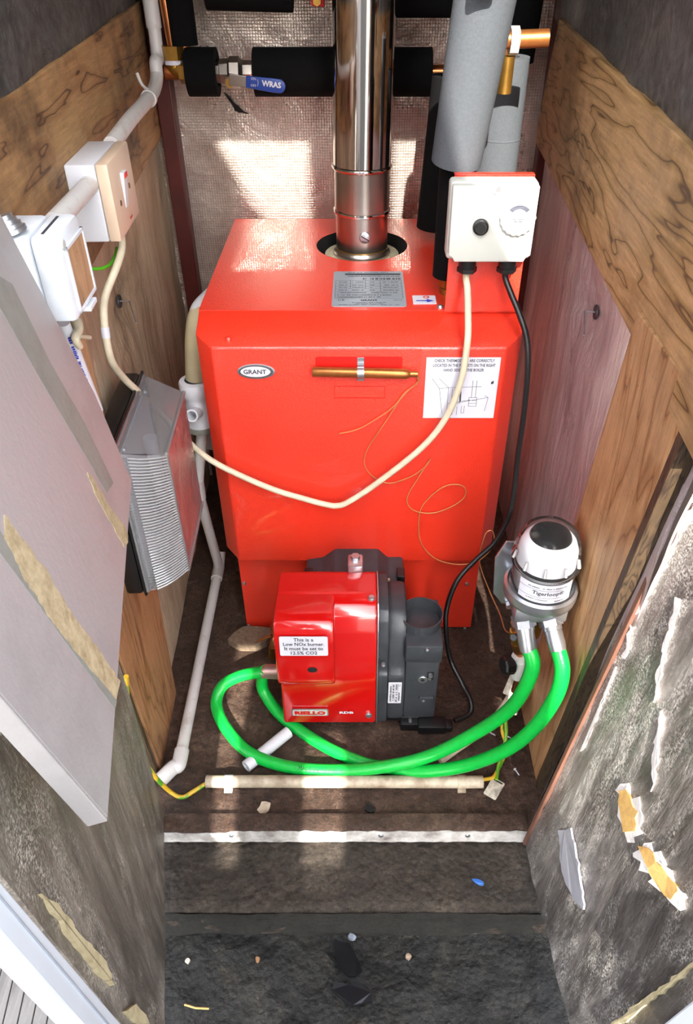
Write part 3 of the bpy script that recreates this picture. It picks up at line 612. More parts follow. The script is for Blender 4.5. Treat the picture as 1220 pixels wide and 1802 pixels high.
kp = atY(846, 399, YX)
obj('reset_knob', *lathe_g([(0, .013), (.0075, .013), (.0085, .0115), (.009, .007), (.012, .006), (.0125, .004), (.0125, -.001)], kp, (-.05, -1, .06), 28), M['black'], cb, True)
dp = atY(911, 381, YX); DR = .0275
dg = []; nD = 72
prof = [(1.0, -.001), (1.0, .007), (.93, .0085), (.9, .0085), (.86, .0095), (.4, .0115), (0, .012)]
vs, fs = [], []
for j, (rr, h) in enumerate(prof):
    for k in range(nD):
        a = 2 * math.pi * k / nD; sc = DR * rr * (1 + (.03 * math.cos(a * 18) if j < 3 else 0)); vs.append((dp.x + sc * math.cos(a), dp.y - h, dp.z + sc * math.sin(a)))
for j in range(len(prof) - 1):
    for k in range(nD): fs.append([j * nD + k, j * nD + (k + 1) % nD, (j + 1) * nD + (k + 1) % nD, (j + 1) * nD + k])
obj('thermostat_dial', vs, fs, plain('dial_white', '#b2b4b2', .4, 0, .03), cb, True, 35)
arc = []
for k in range(13):
    a = math.radians(42 + 96 * k / 12); arc.append((dp.x + .021 * math.cos(a), dp.y - .0108, dp.z + .021 * math.sin(a) - .001))
for k in range(13):
    a = math.radians(138 - 96 * k / 12); arc.append((dp.x + .0145 * math.cos(a), dp.y - .0113, dp.z + .015 * math.sin(a) - .001))
obj('dial_window', *prism_g(arc, (0, .002, 0)), plain('smoky_window', '#4a4c57', .3), cb)
dm = frame_m((dp.x, dp.y - .0125, dp.z), (1, 0, 0), (0, 0, 1))
obj('dial_marking', *xf(join(shift(scrib_g(.017, .0018, 10), 0, -.001), shift(scrib_g(.013, .0018, 11), 0, -.004), shift(text_g('\u00b0C', .006), 0, -.018)), dm), M['ink'], cb)
for u, nm in ((823, 'cable_gland'), (893, 'cable_gland')):
    gp = atY(u, 462, YX + .022); gz = cz0
    obj(nm, *join(lathe_g([(.0145, 0), (.0145, -.012), (.0135, -.018), (0, -.018)], (gp.x, YX + .022, gz), seg=24), hex_g((gp.x, YX + .022, gz - .016), (gp.x, YX + .022, gz - .023), .0165)), M['black'], cb, True, 30)
GL = [V((atY(823, 462, YX + .022).x, YX + .022, cz0 - .022)), V((atY(893, 462, YX + .022).x, YX + .022, cz0 - .022))]

# sensor pocket in its clip, with capillaries: a thing hanging on the hood
y_s = YF - .011
sa, sb = atY(550, 654, y_s), atY(722, 658, y_s)
se = thing('thermostat_sensor', sa, 'copper thermostat sensor bulb in a steel clip on the boiler front', 'sensor')
dx = (sb - sa)
obj('bulb', *tube_g([sa, sa + dx * .01, sa + dx * .93, sb - dx * .03, sb], [.008, .009, .009, .0085, .006], 20), M['copper_dull'], se, True)
obj('bulb_neck', *tube_g([sb, sb + V((.013, 0, .000))], .0055, 12), M['copper_dull'], se, True)
cl = atY(635, 656, y_s)
obj('clip', *join(box_g((cl.x - .006, YF - .002, cl.z + .008), (cl.x + .006, YF - .0003, cl.z + .024), .0005), box_g((cl.x - .006, YF - .002, cl.z - .021), (cl.x + .006, YF - .0003, cl.z - .008), .0005),
    xf(lathe_g([(.0095, -.006), (.0095, .006), (.0108, .006), (.0108, -.006)], seg=24, closed=True), frame_m((cl.x, y_s, cl.z), (0, 1, 0), (0, 0, 1)))), M['zinc'], se)
def fy(pts, dy=0): return [atY(u, v, y + dy) for u, v, y in pts]
yy = YF - .004
caps = [[(730, 657, y_s), (738, 666, yy), (730, 678, yy), (712, 692, yy), (690, 718, yy), (650, 745, yy), (625, 757, yy), (597, 763, yy)],
        [(731, 660, y_s), (737, 672, yy - .002), (722, 684, yy), (704, 704, yy), (680, 740, yy), (650, 785, yy), (641, 810, yy), (648, 830, yy), (668, 846, yy), (690, 850, yy), (725, 838, yy), (750, 820, yy), (758, 806, yy)],
        [(754, 812, yy), (738, 838, yy), (720, 868, yy), (717, 885, yy), (730, 899, yy), (760, 903, yy), (790, 894, yy), (815, 878, yy), (820, 862, yy), (808, 853, yy), (785, 855, yy), (762, 870, yy), (743, 892, yy), (737, 920, yy), (741, 955, yy), (765, 982, yy - .003), (800, 993, yy - .008), (835, 990, yy - .012), (860, 972, yy - .015), (870, 948, yy - .018), (866, 934, yy - .02), (856, 938, yy - .02), (848, 960, yy - .02), (844, 985, yy - .01), (850, 1010, yy - .02), (866, 1050, 1.12), (880, 1080, 1.08), (889, 1108, 1.02), (902, 1115, .97)]]
for k, c in enumerate(caps): obj('capillary_tube', *tube_g(smooth_path(fy(c), 6),   .0013, 6), plain('bright_copper_wire', '#d08a58', .4, .5, .1) if k == 0 else bpy.data.materials['bright_copper_wire'], se, True)

# ================================================================== FLUE
fl = thing('flue_pipe', (FC.x, FC.y, ZT - .016), 'polished stainless steel flue pipe rising from the boiler top', 'flue')
def ring(z0, z1, r, rr=0): return lathe_g([(r - .0015, z0), (r, z0), (r, z1), (r - .0015, z1)], (FC.x, FC.y, 0), seg=64, closed=True)
zA, zB_, zC = ZT - .016, atY(640, 383, FC.y - .055).z, atY(640, 304, FC.y - .055).z
obj('collar', *lathe_g([(.052, zA - .003), (.060, zA - .002), (.060, zA + .004), (.056, zA + .007), (.0545, zA + .012), (.052, zA + .012)], (FC.x, FC.y, 0), seg=64), M['brushed'], fl, True)
obj('spigot', *ring(zA, zB_, .0535), M['brushed'], fl, True)
obj('bead', *lathe_g([(.054, zB_ - .005), (.0575, zB_ - .003), (.058, zB_), (.0575, zB_ + .003), (.054, zB_ + .005)], (FC.x, FC.y, 0), seg=64), M['chrome'], fl, True)
obj('adaptor', *ring(zB_, zC, .0555), M['brushed'], fl, True)
obj('bead', *lathe_g([(.055, zC - .006), (.059, zC - .003), (.060, zC), (.059, zC + .003), (.055, zC + .006)], (FC.x, FC.y, 0), seg=64), M['chrome'], fl, True)
# upper length leans very slightly to the right as in the photo
obj('flue_length', *lathe_g([(.0572, 0), (.0572, .86)], (FC.x, FC.y, zC - .002), (.012, 0, 1), 72), M['chrome'], fl, True)
sp = V((FC.x + .006, FC.y - .0535, (zA + zB_) / 2 + .004))
obj('test_plug', *join(lathe_g([(0, .004), (.0095, .004), (.011, .003), (.0115, 0)], sp, (0, -1, 0), 24), ), M['zinc'], fl, True)
obj('plug_slot', *xf(box_g((-.009, -.001, -.0005), (.009, .001, .0008)), frame_m(sp + V((0, -.0042, 0)), (.86, 0, -.5), (.5, 0, .86))), M['black'], fl)
obj('seam', *lathe_g([(.0545, zA + .013), (.0548, zA + .014), (.0545, zA + .015)], (FC.x, FC.y, 0), seg=64), M['brass'], fl)

# ================================================================== BURNER
bu = thing('oil_burner', (0, 1.0, .02), 'glossy red oil burner with dark grey fan housing under the boiler hood', 'burner')
X0, X1 = -.153, .034
def yz_prism(pr, x0, x1, bev=.004): return prism_g([(x0, y, z) for y, z in pr], (x1 - x0, 0, 0), bev)
right_pr = [(1.075, .030), (1.075, .315), (1.06, .324), (1.0, .331), (.975, .326), (.957, .310), (.946, .28), (.938, .22), (.932, .16), (.926, .03)]
obj('cover', *yz_prism(right_pr, X0, X1, .005), M['burner_red'], bu, True, 30)
bul_pr = [(1.02, .327), (.945, .337), (.925, .334), (.912, .322), (.906, .295), (.904, .19), (.908, .176), (.926, .166), (1.0, .166)]
bg_ = obj('cover_bulge', *yz_prism(bul_pr, X0 - .001, -.045, .006), M['burner_red'], bu, True, 30)
pk = atY(550, 1179, .904)
obj('peep_hole', *xf(lathe_g([(0, .0012), (.0075, .0012), (.009, .0006), (.009, -.002)], seg=24), frame_m(pk, (1, 0, 0), (0, 0, 1)) @ Matrix.Diagonal((1, .75, 1, 1))), M['void'], bg_, True)
# low NOx sticker
lx = [atY(496, 1101, .9045), atY(581, 1143, .9045)]
sm_ = frame_m((-.100, .9040, .302), (1, 0, 0), (0, .1, 1))
lw_, lh_ = .0870, .046
st = obj('warning_sticker', *xf(prism_g(rrect(lw_, lh_, .003), (0, 0, .0008)), frame_m((-.0995, .9035, .291), (1, 0, 0), (0, .10, 1))), M['sticker'], bu)
obj('lettering', *xf(shift(join(*[shift(fit_g(s_, w2, .0082, .0001), 0, y) for s_, w2, y in (('This is a', .036, .0160), ('Low NOx burner.', .074, .0053), ('It must be set to', .070, -.0053), ('12.5% CO2', .048, -.0160))]), 0, 0, .0012), frame_m((-.0995, .9035, .291), (1, 0, 0), (0, .10, 1))), M['ink'], st)
# maker plate, model letters
nmx = frame_m(atY(546, 1253, .9268), (1, 0, 0), (0, -.05, 1))
nb_ = obj('maker_plate', *xf(prism_g(rrect(.074, .023, .004), (0, 0, .0015)), nmx), M['zinc'], bu)
obj('plate_field', *xf(shift(prism_g(rrect(.070, .0195, .003), (0, 0, .0003)), 0, 0, .0016), nmx), plain('pale_grey_field', '#b9b3b0', .45), nb_)
obj('plate_lettering', *xf(shift(fit_g('RIELLO', .062, .0125, .0006), 0, 0, .0025), nmx), M['dark_red'], nb_)
obj('model_lettering', *xf(shift(fit_g('RDB', .028, .0075, .0004), 0, 0, .0014), frame_m(atY(610, 1253, .9268), (1, 0, 0), (0, -.05, 1))), M['sticker'], bu)
for u, v, y, n in ((654, 1052, 1.01, (0, -.1, 1)), (649, 1259, .9262, (0, -1, .05))):
    p = atY(u, v, y)
    if v < 1100: p = atZ(u, v, .330)
    obj('cover_screw', *lathe_g([(0, .003), (.003, .0032), (.0055, .0025), (.007, 0), (.007, -.002)], p, n, 16), M['zinc'], bu, True)
obj('cover_rim', *yz_prism([(y, z) for y, z in right_pr], X1, X1 + .003, .001), M['zinc'], bu, True, 30)
hs_pr = [(1.10, .028), (1.10, .29), (1.07, .312), (1.0, .318), (.972, .312), (.958, .295), (.948, .25), (.942, .19), (.94, .175), (.934, .17), (.93, .028)]
obj('fan_housing', *yz_prism(hs_pr, X1 + .003, X1 + .022, .003), M['dark_cast'], bu, True, 30)
hs2 = [(1.10, .028), (1.10, .26), (1.08, .285), (1.03, .295), (.99, .288), (.965, .262), (.952, .22), (.945, .175), (.937, .168), (.935, .028)]
obj('fan_scroll', *yz_prism(hs2, X1 + .020, .092, .010), M['dark_cast'], bu, True, 35)
IB = (.090, .155)
obj('air_box', *join(box_g((IB[0], .940, .030), (IB[1], 1.06, .215), .004), box_g((IB[0] - .002, .936, .206), (IB[1] + .003, 1.06, .252), .003), box_g((IB[0] + .03, .934, .094), (IB[1] - .006, .942, .102), .002)), M['dark_cast'], bu, True, 30)
ac = atY(742, 1078, 1.0); AZ = ac.z
obj('air_inlet', *lathe_g([(.0345, AZ - .075), (.0375, AZ - .05), (.0415, AZ), (.0395, AZ), (.036, AZ - .05), (.030, AZ - .055)], (ac.x, 1.0, 0), seg=40), M['dark_cast'], bu, True, 40)
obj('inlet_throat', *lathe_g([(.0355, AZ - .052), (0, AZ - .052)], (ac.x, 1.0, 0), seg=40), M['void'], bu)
obj('inlet_neck', *hull_g([(ac.x + sx * w_, 1.0 + sy * dd, z) for z, w_, dd in ((AZ - .05, .034, .034), (.245, .031, .055)) for sx in (-1, 1) for sy in (-1, 1)], .006), M['dark_cast'], bu, True, 30)
p = atY(748, 1193, .9385)
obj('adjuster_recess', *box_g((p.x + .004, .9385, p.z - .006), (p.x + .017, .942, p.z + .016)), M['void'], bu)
obj('adjuster_screw', *join(lathe_g([(0, .006), (.004, .006), (.0045, 0)], (p.x + .010, .939, p.z + .010), (0, -1, 0), 12), lathe_g([(0, .004), (.003, .004), (.003, 0)], (p.x + .009, .939, p.z - .001), (0, -1, 0), 12)), M['zinc'], bu, True)
obj('scale_disc', *lathe_g([(.004, .003), (.0085, .003), (.0095, .002), (.0095, -.001)], (p.x - .004, .9395, p.z - .005), (0, -1, 0), 24), M['zinc'], bu, True)
for u, v, y in ((752, 1143, .935), (722, 1268, .934), (675, 1170, .93), (745, 1232, .939)):
    obj('housing_screw', *lathe_g([(0, .004), (.003, .0035), (.0038, .001), (.0038, -.004)], atY(u, v, y), (0, -1, .2), 12), M['zinc'], bu, True)
lm2 = frame_m(atY(695, 1219, .9345), (1, 0, 0), (0, -.02, 1))
rl = obj('rating_label', *xf(prism_g(rrect(.026, .066, .001), (0, 0, .0008)), lm2), M['sticker'], bu)
lt = [shift(xf(scrib_g(w2, .0036, k), Matrix.Rotation(math.pi / 2, 4, 'Z')), x, y) for w2, x, y, k in ((.05, -.0085, -.002, 1), (.055, -.003, 0, 2), (.058, .003, 0, 3), (.03, .0085, -.01, 4))] + [shift(xf(text_g('CE', .006), Matrix.Rotation(math.pi / 2, 4, 'Z')), .0085, .024)]
obj('printing', *xf(shift(join(*lt, line_g((-.006, -.03), (-.006, .03), .0004), line_g((.0, -.03), (.0, .03), .0004), line_g((.006, -.03), (.006, .03), .0004)), 0, 0, .0012), lm2), M['black_ink'], rl)
# cast flange between burner and boiler
ff = [(-.110, .255), (-.11, .215), (-.10, .14), (.06, .14), (.082, .18), (.092, .23), (.092, .262), (.06, .262), (.04, .285), (-.05, .285), (-.075, .262)]
obj('flange', *prism_g([(x, 1.10, z) for x, z in ff], (0, .11, 0), .004), M['dark_cast'], bu, True, 30)
obj('top_lug', *hull_g([(x, y, z) for x in (-.022, .008) for y in (1.062, 1.10) for z in (.30, .338)] , .004), M['zinc'], bu, True, 30)
obj('lug_nut', *join(hex_g((-.007, 1.085, .337), (-.007, 1.085, .346), .009)), M['zinc'], bu)
for sx in (-1, 1):
    obj('flange_slot', *box_g((-.009 + sx * .062 - .010, 1.092, .262), (-.009 + sx * .062 + .010, 1.099, .274), .002), plain('slot_tan', '#a89878', .7), bu)
    obj('corner_bolt', *box_g((-.009 + sx * .094 - .008, 1.10, .256), (-.009 + sx * .094 + .008, 1.128, .276), .002), M['black'], bu)
obj('base_plate', *box_g((X0 + .01, .94, .018), (.15, 1.09, .030), .002), M['black'], bu)
obj('drain_elbow', *join(tube_g(smooth_path([atY(482, 1103, 1.14), atY(484, 1118, 1.11), atY(481, 1140, 1.10)], 5), .009, 14), tube_g([atY(455, 1128, 1.1), atY(478, 1118, 1.1)], .0035, 8)), M['copper'], bu, True)
obj('drain_nut', *hex_g(atY(481, 1137, 1.10), atY(480, 1156, 1.10), .010), M['brass'], bu)
obj('plug', *join(box_g((.085, .925, .004), (.125, .955, .026), .003), box_g((.12, .915, .006), (.178, .945, .030), .004), box_g((.172, .918, .010), (.192, .94, .026), .003)), M['black'], bu, True, 30)

# ================================================================== CABLES AND HOSES
def fz(pts): return [atZ(u, v, z) for u, v, z in pts]
SWB = atL(216, 428, .05)
mc = [SWB + V((0, 0, .012)), atL(214, 440, .05), atL(205, 470, .045), atL(186, 520, .03), atL(183, 560, .03), atL(194, 628, .03), atL(215, 662, .03), atL(246, 692, .04), atY(290, 735, 1.22), atY(330, 776, 1.19), atY(380, 815, 1.158), atY(470, 857, 1.152), atY(540, 879, 1.15), atY(575, 888, 1.15), atY(592, 890, 1.15), atY(612, 884, 1.15), atY(660, 853, 1.15), atY(740, 790, 1.150), atY(785, 735, 1.150), atY(812, 668, 1.150), atY(823, 600, 1.155), atY(824, 555, 1.18), atY(823, 510, 1.212), GL[0] - V((0, 0, .012)), GL[0] + V((0, 0, .004))]
mcb = thing('power_cable', mc[0], 'long cream power cable looping across the front of the boiler', 'cable')
obj('sheath', *tube_g(smooth_path(mc, 8), .0058, 12), M['cream'], mcb, True)
tp = smooth_path(mc, 8); i0 = 4 * 8 + 2
obj('tape_band', *tube_g(tp[i0:i0 + 3], .0066, 12), M['sticker'], mcb, True)
bc = [GL[1] + V((0, 0, .004)), GL[1] - V((0, 0, .012)), atY(899, 515, 1.205), atY(914, 552, 1.185), atY(927, 595, 1.165), atY(929, 650, 1.15), atY(922, 730, 1.145), atY(912, 800, 1.145), atY(904, 870, 1.14), atY(893, 915, 1.135), atY(870, 955, 1.13), atY(838, 985, 1.12), atY(806, 1020, 1.10), atY(788, 1065, 1.08), atY(785, 1105, 1.06), atY(793, 1160, 1.04), atZ(815, 1205, .06), atZ(829, 1235, .03), atZ(826, 1256, .016), atZ(800, 1268, .016)]
tag(obj('burner_cable', *tube_g(smooth_path(bc, 8), .0052, 12), M['black'], None, True), 'black cable running from the control box down to the burner plug', 'cable')
def hose(name, pts, label, grp=None):
    t = thing(name, pts[-1], label, 'hose', 'green oil hoses'); obj('rubber_sleeve', *tube_g(smooth_path(pts, 10), .0122, 20), M['green'], t, True); return t
h1 = fy([(929, 1138, .80), (938, 1168, .785), (925, 1208, .785), (895, 1250, .80), (840, 1288, .82), (762, 1328, .83)]) + fz([(690, 1347, .040), (600, 1356, .020), (510, 1350, .016), (440, 1325, .018), (397, 1280, .025), (381, 1240, .035), (392, 1207, .055), (425, 1189, .075), (466, 1182, .092)])
h2 = fy([(981, 1138, .79), (990, 1180, .768), (978, 1226, .758), (940, 1281, .762), (890, 1320, .778), (820, 1347, .80)]) + fz([(750, 1357, .035), (690, 1352, .014), (640, 1343, .0135), (570, 1312, .0135), (500, 1264, .0135), (467, 1222, .03), (461, 1198, .06), (468, 1178, .10)])
ha = hose('oil_hose', h1, 'green oil hose looping widest to the left of the burner')
hb = hose('oil_hose', h2, 'green oil hose passing behind the burner from the right-hand bowl outlet')
for h, e in ((ha, h1), (hb, h2)):
    d_ = (e[-1] - e[-2]).normalized(); q_ = V((-.148, 1.0, e[-1].z + .004))
    obj('end_ferrule', *tube_g([e[-1] - d_ * .004, e[-1] + (q_ - e[-1]) * .9], .0135, 16), plain('pinkish_zinc', '#c9a59c', .35, .8), h, True)
# printed line along the first hose
import itertools
tp1 = smooth_path(h1, 10)
seg_ = tp1[52:82]
lens = [0]
for a, b in zip(seg_, seg_[1:]): lens.append(lens[-1] + (b - a).length)
def along(s_):
    for i in range(len(seg_) - 1):
        if lens[i + 1] >= s_: return seg_[i].lerp(seg_[i + 1], (s_ - lens[i]) / (lens[i + 1] - lens[i])), (seg_[i + 1] - seg_[i]).normalized()
    return seg_[-1], (seg_[-1] - seg_[-2]).normalized()
tg = text_g('-  MADE IN  -  TYPE 1  -', .0095, 0, 'LEFT'); L_ = lens[-1]; tv = []
for x, y, z in tg[0]:
    p, d_ = along(min(max(L_ - .02 - x, 0), L_)); d_ = -d_; toc = (O - p); toc -= d_ * toc.dot(d_); toc.normalize(); up = toc.cross(d_).normalized()
    aa = (y + .001) / .0122; tv.append(p + toc * (.0125 * math.cos(aa)) + up * (.0125 * math.sin(aa)))
obj('hose_lettering', tv, tg[1], M['black_ink'], ha)

# ================================================================== DE-AERATOR BOWL ON THE RIGHT
TX, TY, TZ = .286, .85, .018
ti = thing('oil_deaerator', (TX, TY, .40), 'clear-domed oil de-aerator bowl with white float on the right batten', 'filter')
obj('back_plate', *prism_g([(.222, .908, .50), (.228, .908, .42), (.245, .908, .395), (.325, .908, .395), (.344, .908, .42), (.344, .908, .50), (.33, .908, .535), (.236, .908, .535)], (0, .004, 0), .001), M['zinc'], ti)
obj('body', *join(lathe_g([(0, .452), (.046, .452), (.056, .462), (.0575, .470), (.0575, .482), (.053, .485), (.050, .480), (0, .480)], (TX, TY, TZ), seg=48), box_g((TX - .044, TY - .040, .450), (TX + .040, TY + .058, .480), .006)), M['zinc'], ti, True, 35)
obj('lower_bowl', *lathe_g([(.047, .481), (.0485, .484), (.0485, .528), (.0525, .531), (.0525, .537)], (TX, TY, TZ), seg=48), clear('clear_plastic', '#f4f2f0', .0, .03, .02), ti, True)
obj('dark_band', *lathe_g([(.0440, .526), (.0462, .527), (.0462, .533), (.044, .534)], (TX, TY, TZ), seg=48, closed=True), M['black'], ti, True)
obj('dome', *lathe_g([(.0525, .537), (.0525, .541), (.050, .545), (.0492, .556), (.046, .572), (.0395, .586), (.030, .594), (.015, .598), (0, .599)], (TX, TY, TZ), seg=48), clear('clear_dome', '#fdfcfb', .0, .02, .02, 0, 90, 1.15), ti, True)
obj('float_cover', *lathe_g([(.042, .482), (.0455, .50), (.0455, .545), (.044, .560), (.0395, .572), (.0325, .580), (.030, .578)], (TX, TY, TZ), seg=48), M['white'], ti, True)
obj('float_top', *lathe_g([(.0320, .5785), (.030, .583), (.016, .586), (0, .587)], (TX, TY, TZ), seg=40), plain('gloss_black', '#020203', .12, 0, .1, 20, 0, 1, .25), ti, True)
for k in range(10):
    a = 2 * math.pi * k / 10 - 1.2; p = V((TX + .0510 * math.cos(a), TY + .0510 * math.sin(a), .540 + TZ))
    obj('dome_rib', *tube_g([p, p + V((-.003 * math.cos(a), -.003 * math.sin(a), .014))], [.003, .0022], 8), clear('rib_clear', '#ffffff', .2, .1, .5) if k == 0 else bpy.data.materials['rib_clear'], ti, True)
# wrapped label
LA0, LA1 = -2.45, -.62
def wrap(g, r, zc_, amid):
    return [(TX + r * math.cos(amid + x / r), TY + r * math.sin(amid + x / r), zc_ + TZ + y) for x, y, z in g[0]], g[1]
amid = -1.68
gl_ = []; n_ = 28; ww = .088
lv = [(-ww / 2 + ww * i / n_, y, 0) for y in (-.019, .018) for i in range(n_ + 1)]
lab = obj('label', *wrap((lv, [[i, i + 1, n_ + 2 + i, n_ + 1 + i] for i in range(n_)]), .0491, .505, amid), M['sticker'], ti, True)
lp = [shift(scrib_g(.062, .0028, 12), .002, .0115), shift(fit_g('Tigerloop\u00ae', .050, .0098), .004, 0), shift(scrib_g(.036, .0022, 13), -.012, -.0125), shift(scrib_g(.022, .003, 14), .026, -.0145)]
for y in (.0065, -.0085): lp += [quad_g(-ww / 2 + ww * i / 14, y, -ww / 2 + ww * (i + 1) / 14, y + .0006) for i in range(14)]
obj('label_lettering', *wrap(join(*lp), .0495, .505, amid), M['ink'], lab)
for h, e in ((0, h1), (1, h2)):
    p_end = e[0]; top_ = V((p_end.x - (.010 if h == 0 else .012), TY - .020, .455)); d_ = (p_end - top_)
    obj('crimp', *tube_g([top_ + d_ * .50, top_ + d_ * .53, p_end - d_ * .05, p_end + d_ * .12], [.012, .0142, .0142, .0128], 24), M['zinc'], ti, True)
    obj('swivel_nut', *hex_g(top_ + d_ * .08, top_ + d_ * .40, .0190), M['zinc'], ti)
    obj('nut_washer', *tube_g([top_ + d_ * .40, top_ + d_ * .52], .0155, 20), M['zinc'], ti, True)
    obj('brass_nipple', *tube_g([top_ + V((0, 0, .012)), top_ + d_ * .08], .0125, 20), M['brass'], ti, True)
for u, v in ((1003, 1059), (993, 1084), (895, 1062)):
    p = atY(u, v, .907); obj('bolt', *hex_g(p, p - V((0, .009, 0)), .0055), M['zinc'], ti)
# fuel line with fire valve, copper, brass tee and stop tap
fv = thing('fuel_line', (.25, .90, .05), 'copper fuel line with brass fittings and stop tap under the de-aerator', 'pipework')
fb = [atY(944, 1085, .86), atY(944, 1105, .86), atY(940, 1118, .86)]
obj('brass_elbow', *tube_g(smooth_path([fb[0] + V((0, 0, .02)), fb[0], fb[1], fb[2]], 5), .009, 14), M['brass'], fv, True)
c0 = [atY(905, 1095, .87), atY(908, 1120, .87), atY(914, 1140, .87), atY(915, 1165, .875), atY(913, 1190, .885), atY(905, 1215, .90)]
obj('brass_valve_body', *tube_g([atY(906, 1108, .87), atY(909, 1118, .87), atY(910, 1132, .87)], [.009, .012, .009], 12), M['brass'], fv, True)
obj('bleed_screw', *hex_g(atY(906, 1120, .87), atY(904, 1122, .855), .006), M['dark_cast'], fv)
obj('copper_joint', *tube_g([atY(909, 1130, .87), atY(913, 1145, .872)], .0095, 14), M['copper'], fv, True)
obj('copper_tube', *tube_g(smooth_path(c0, 5), .0062, 12), M['copper'], fv, True)
obj('tap_body', *join(tube_g([atY(914, 1158, .873), atY(911, 1188, .883)], .013, 16), hex_g(atY(914, 1152, .872), atY(914, 1162, .874), .0135)), M['boxwhite'], fv, True, 30)
obj('tap_stem', *tube_g([atY(912, 1174, .878), atY(893, 1170, .868)], .007, 12), M['boxwhite'], fv, True)
tpn = atY(896, 1170, .868)
obj('tap_handle', *lathe_g([(0, .012), (.015, .012), (.0175, .009), (.0175, -.006), (.012, -.01), (0, -.01)], tpn, (-1, -.25, .1), 10), M['black'], fv, True, 25)

# ================================================================== INSULATED PIPES AT THE TOP
def foam_tube(name, pts, r, mat, label, pipe=None, grp=None):
    t = thing(name, pts[0], label, 'pipe lagging', grp)
    obj('foam_sleeve', *tube_g(pts, r, 32, True, (r[0] if isinstance(r, list) else r) * .45), mat, t, True, 35)
    if pipe: obj('pipe', *tube_g([V(pts[0]) + (V(pts[0]) - V(pts[-1])).normalized() * pipe[1], V(pts[-1]) + (V(pts[-1]) - V(pts[0])).normalized() * pipe[2]], pipe[0], 16), M['copper'], t, True)
    return t
PY = 1.735
hz = atY(520, 127, PY).z; HR = .0435
def hx(u): return atY(u, 127, PY).x
foam_tube('pipe_insulation', [(hx(448), PY, hz), (hx(600), PY, hz), (hx(759), PY, hz)], HR, M['foam_black'], 'long black foam-lagged horizontal pipe behind the flue', (.014, .05, .07))
foam_tube('pipe_insulation', [(hx(331), PY, hz), (hx(383), PY, hz)], HR, M['foam_black'], 'short black foam sleeve left of the blue-handled valve', (.014, .045, .03))
foam_tube('pipe_insulation', [(hx(328), PY + .01, hz + .046), (hx(325), PY + .01, hz + .40)], .028, M['foam_black'], 'upright black foam-lagged pipe in the rear left corner', (.014, .02, 0))
tz_ = atY(440, 18, PY).z + .043
foam_tube('pipe_insulation', [(atY(366, 10, PY).x, PY, tz_), (atY(517, 18, PY).x, PY, tz_ - .004)], HR, M['foam_black'], 'black foam-lagged pipe along the top edge left of the flue', (.014, .08, .08))
foam_tube('pipe_insulation', [(atY(690, 20, PY).x, PY, tz_ - .012), (atY(800, 20, PY).x, PY, tz_ - .012)], HR, M['foam_black'], 'black foam-lagged pipe along the top edge right of the flue')
foam_tube('pipe_insulation', [(atY(905, 60, 1.66).x, 1.66, 1.10), (atY(925, 20, 1.66).x, 1.66, 1.45)], .042, M['foam_black'], 'thick black foam sleeve behind the copper stub at top right')
foam_tube('pipe_insulation', [(atY(780, 150, 1.62).x, 1.62, .80), (atY(795, 150, 1.62).x, 1.62, 1.08)], .038, M['foam_black'], 'black foam sleeve half hidden behind the leaning grey one')
b1 = atY(788, 486, 1.33)
foam_tube('pipe_insulation', [(b1.x + .004, 1.335, b1.z), (b1.x + .004, 1.335, 1.05)], .031, M['foam_black'], 'upright black foam sleeve beside the control box', (.014, .015, 0))
g0, g1 = atY(803, 285, 1.31), atY(857, -22, 1.275)
foam_tube('pipe_insulation', [g0, g0.lerp(g1, .5), g1], [.0405, .043, .0445], M['foam_grey'], 'leaning thick grey foam sleeve above the control box', (.014, .01, .05))
foam_tube('pipe_insulation', [(.256, 1.5, .86), (.256, 1.5, 1.128)], .0385, M['foam_grey'], 'upright grey foam sleeve behind the leaning one', (.014, 0, .03))
obj('joint_ring', *lathe_g([(.0386, .998), (.0392, 1.0), (.0386, 1.002)], (.256, 1.5, 0), seg=32), M['foam_grey'], bpy.data.objects['pipe_insulation.009'])
sh = atZ(778, 530, ZT)
fit = thing('brass_fitting', (b1.x + .004, 1.335, ZT), 'brass compression fitting on the boiler top beside the bracket', 'pipe fitting')
obj('body', *lathe_g([(.017, 0), (.017, .010), (.014, .012), (.014, .03), (0, .03)], (b1.x + .004, 1.335, ZT), seg=20), M['brass'], fit, True)
obj('nut', *hex_g((b1.x + .004, 1.335, ZT + .014), (b1.x + .004, 1.335, ZT + .028), .020), M['brass'], fit)
# copper stub with pale collar
sa_, sb_ = atY(904, 72, 1.33), atY(965, 67, 1.33)
cs = thing('copper_stub', sa_, 'short copper pipe stub sticking out right of the grey lagging', 'pipe')
obj('tube', *tube_g([sa_ - V((.05, 0, 0)), sb_], .0125, 20), M['copper_dull'], cs, True)
obj('collar', *tube_g([sa_ - V((.006, 0, 0)), sa_ + V((.007, 0, 0))], .0195, 8), M['boxwhite'], cs, True, 30)
obj('tee', *tube_g([sa_ + V((-.006, .0, -.02)), sa_ + V((-.006, .0, -.07))], .011, 14), M['brass'], cs, True)
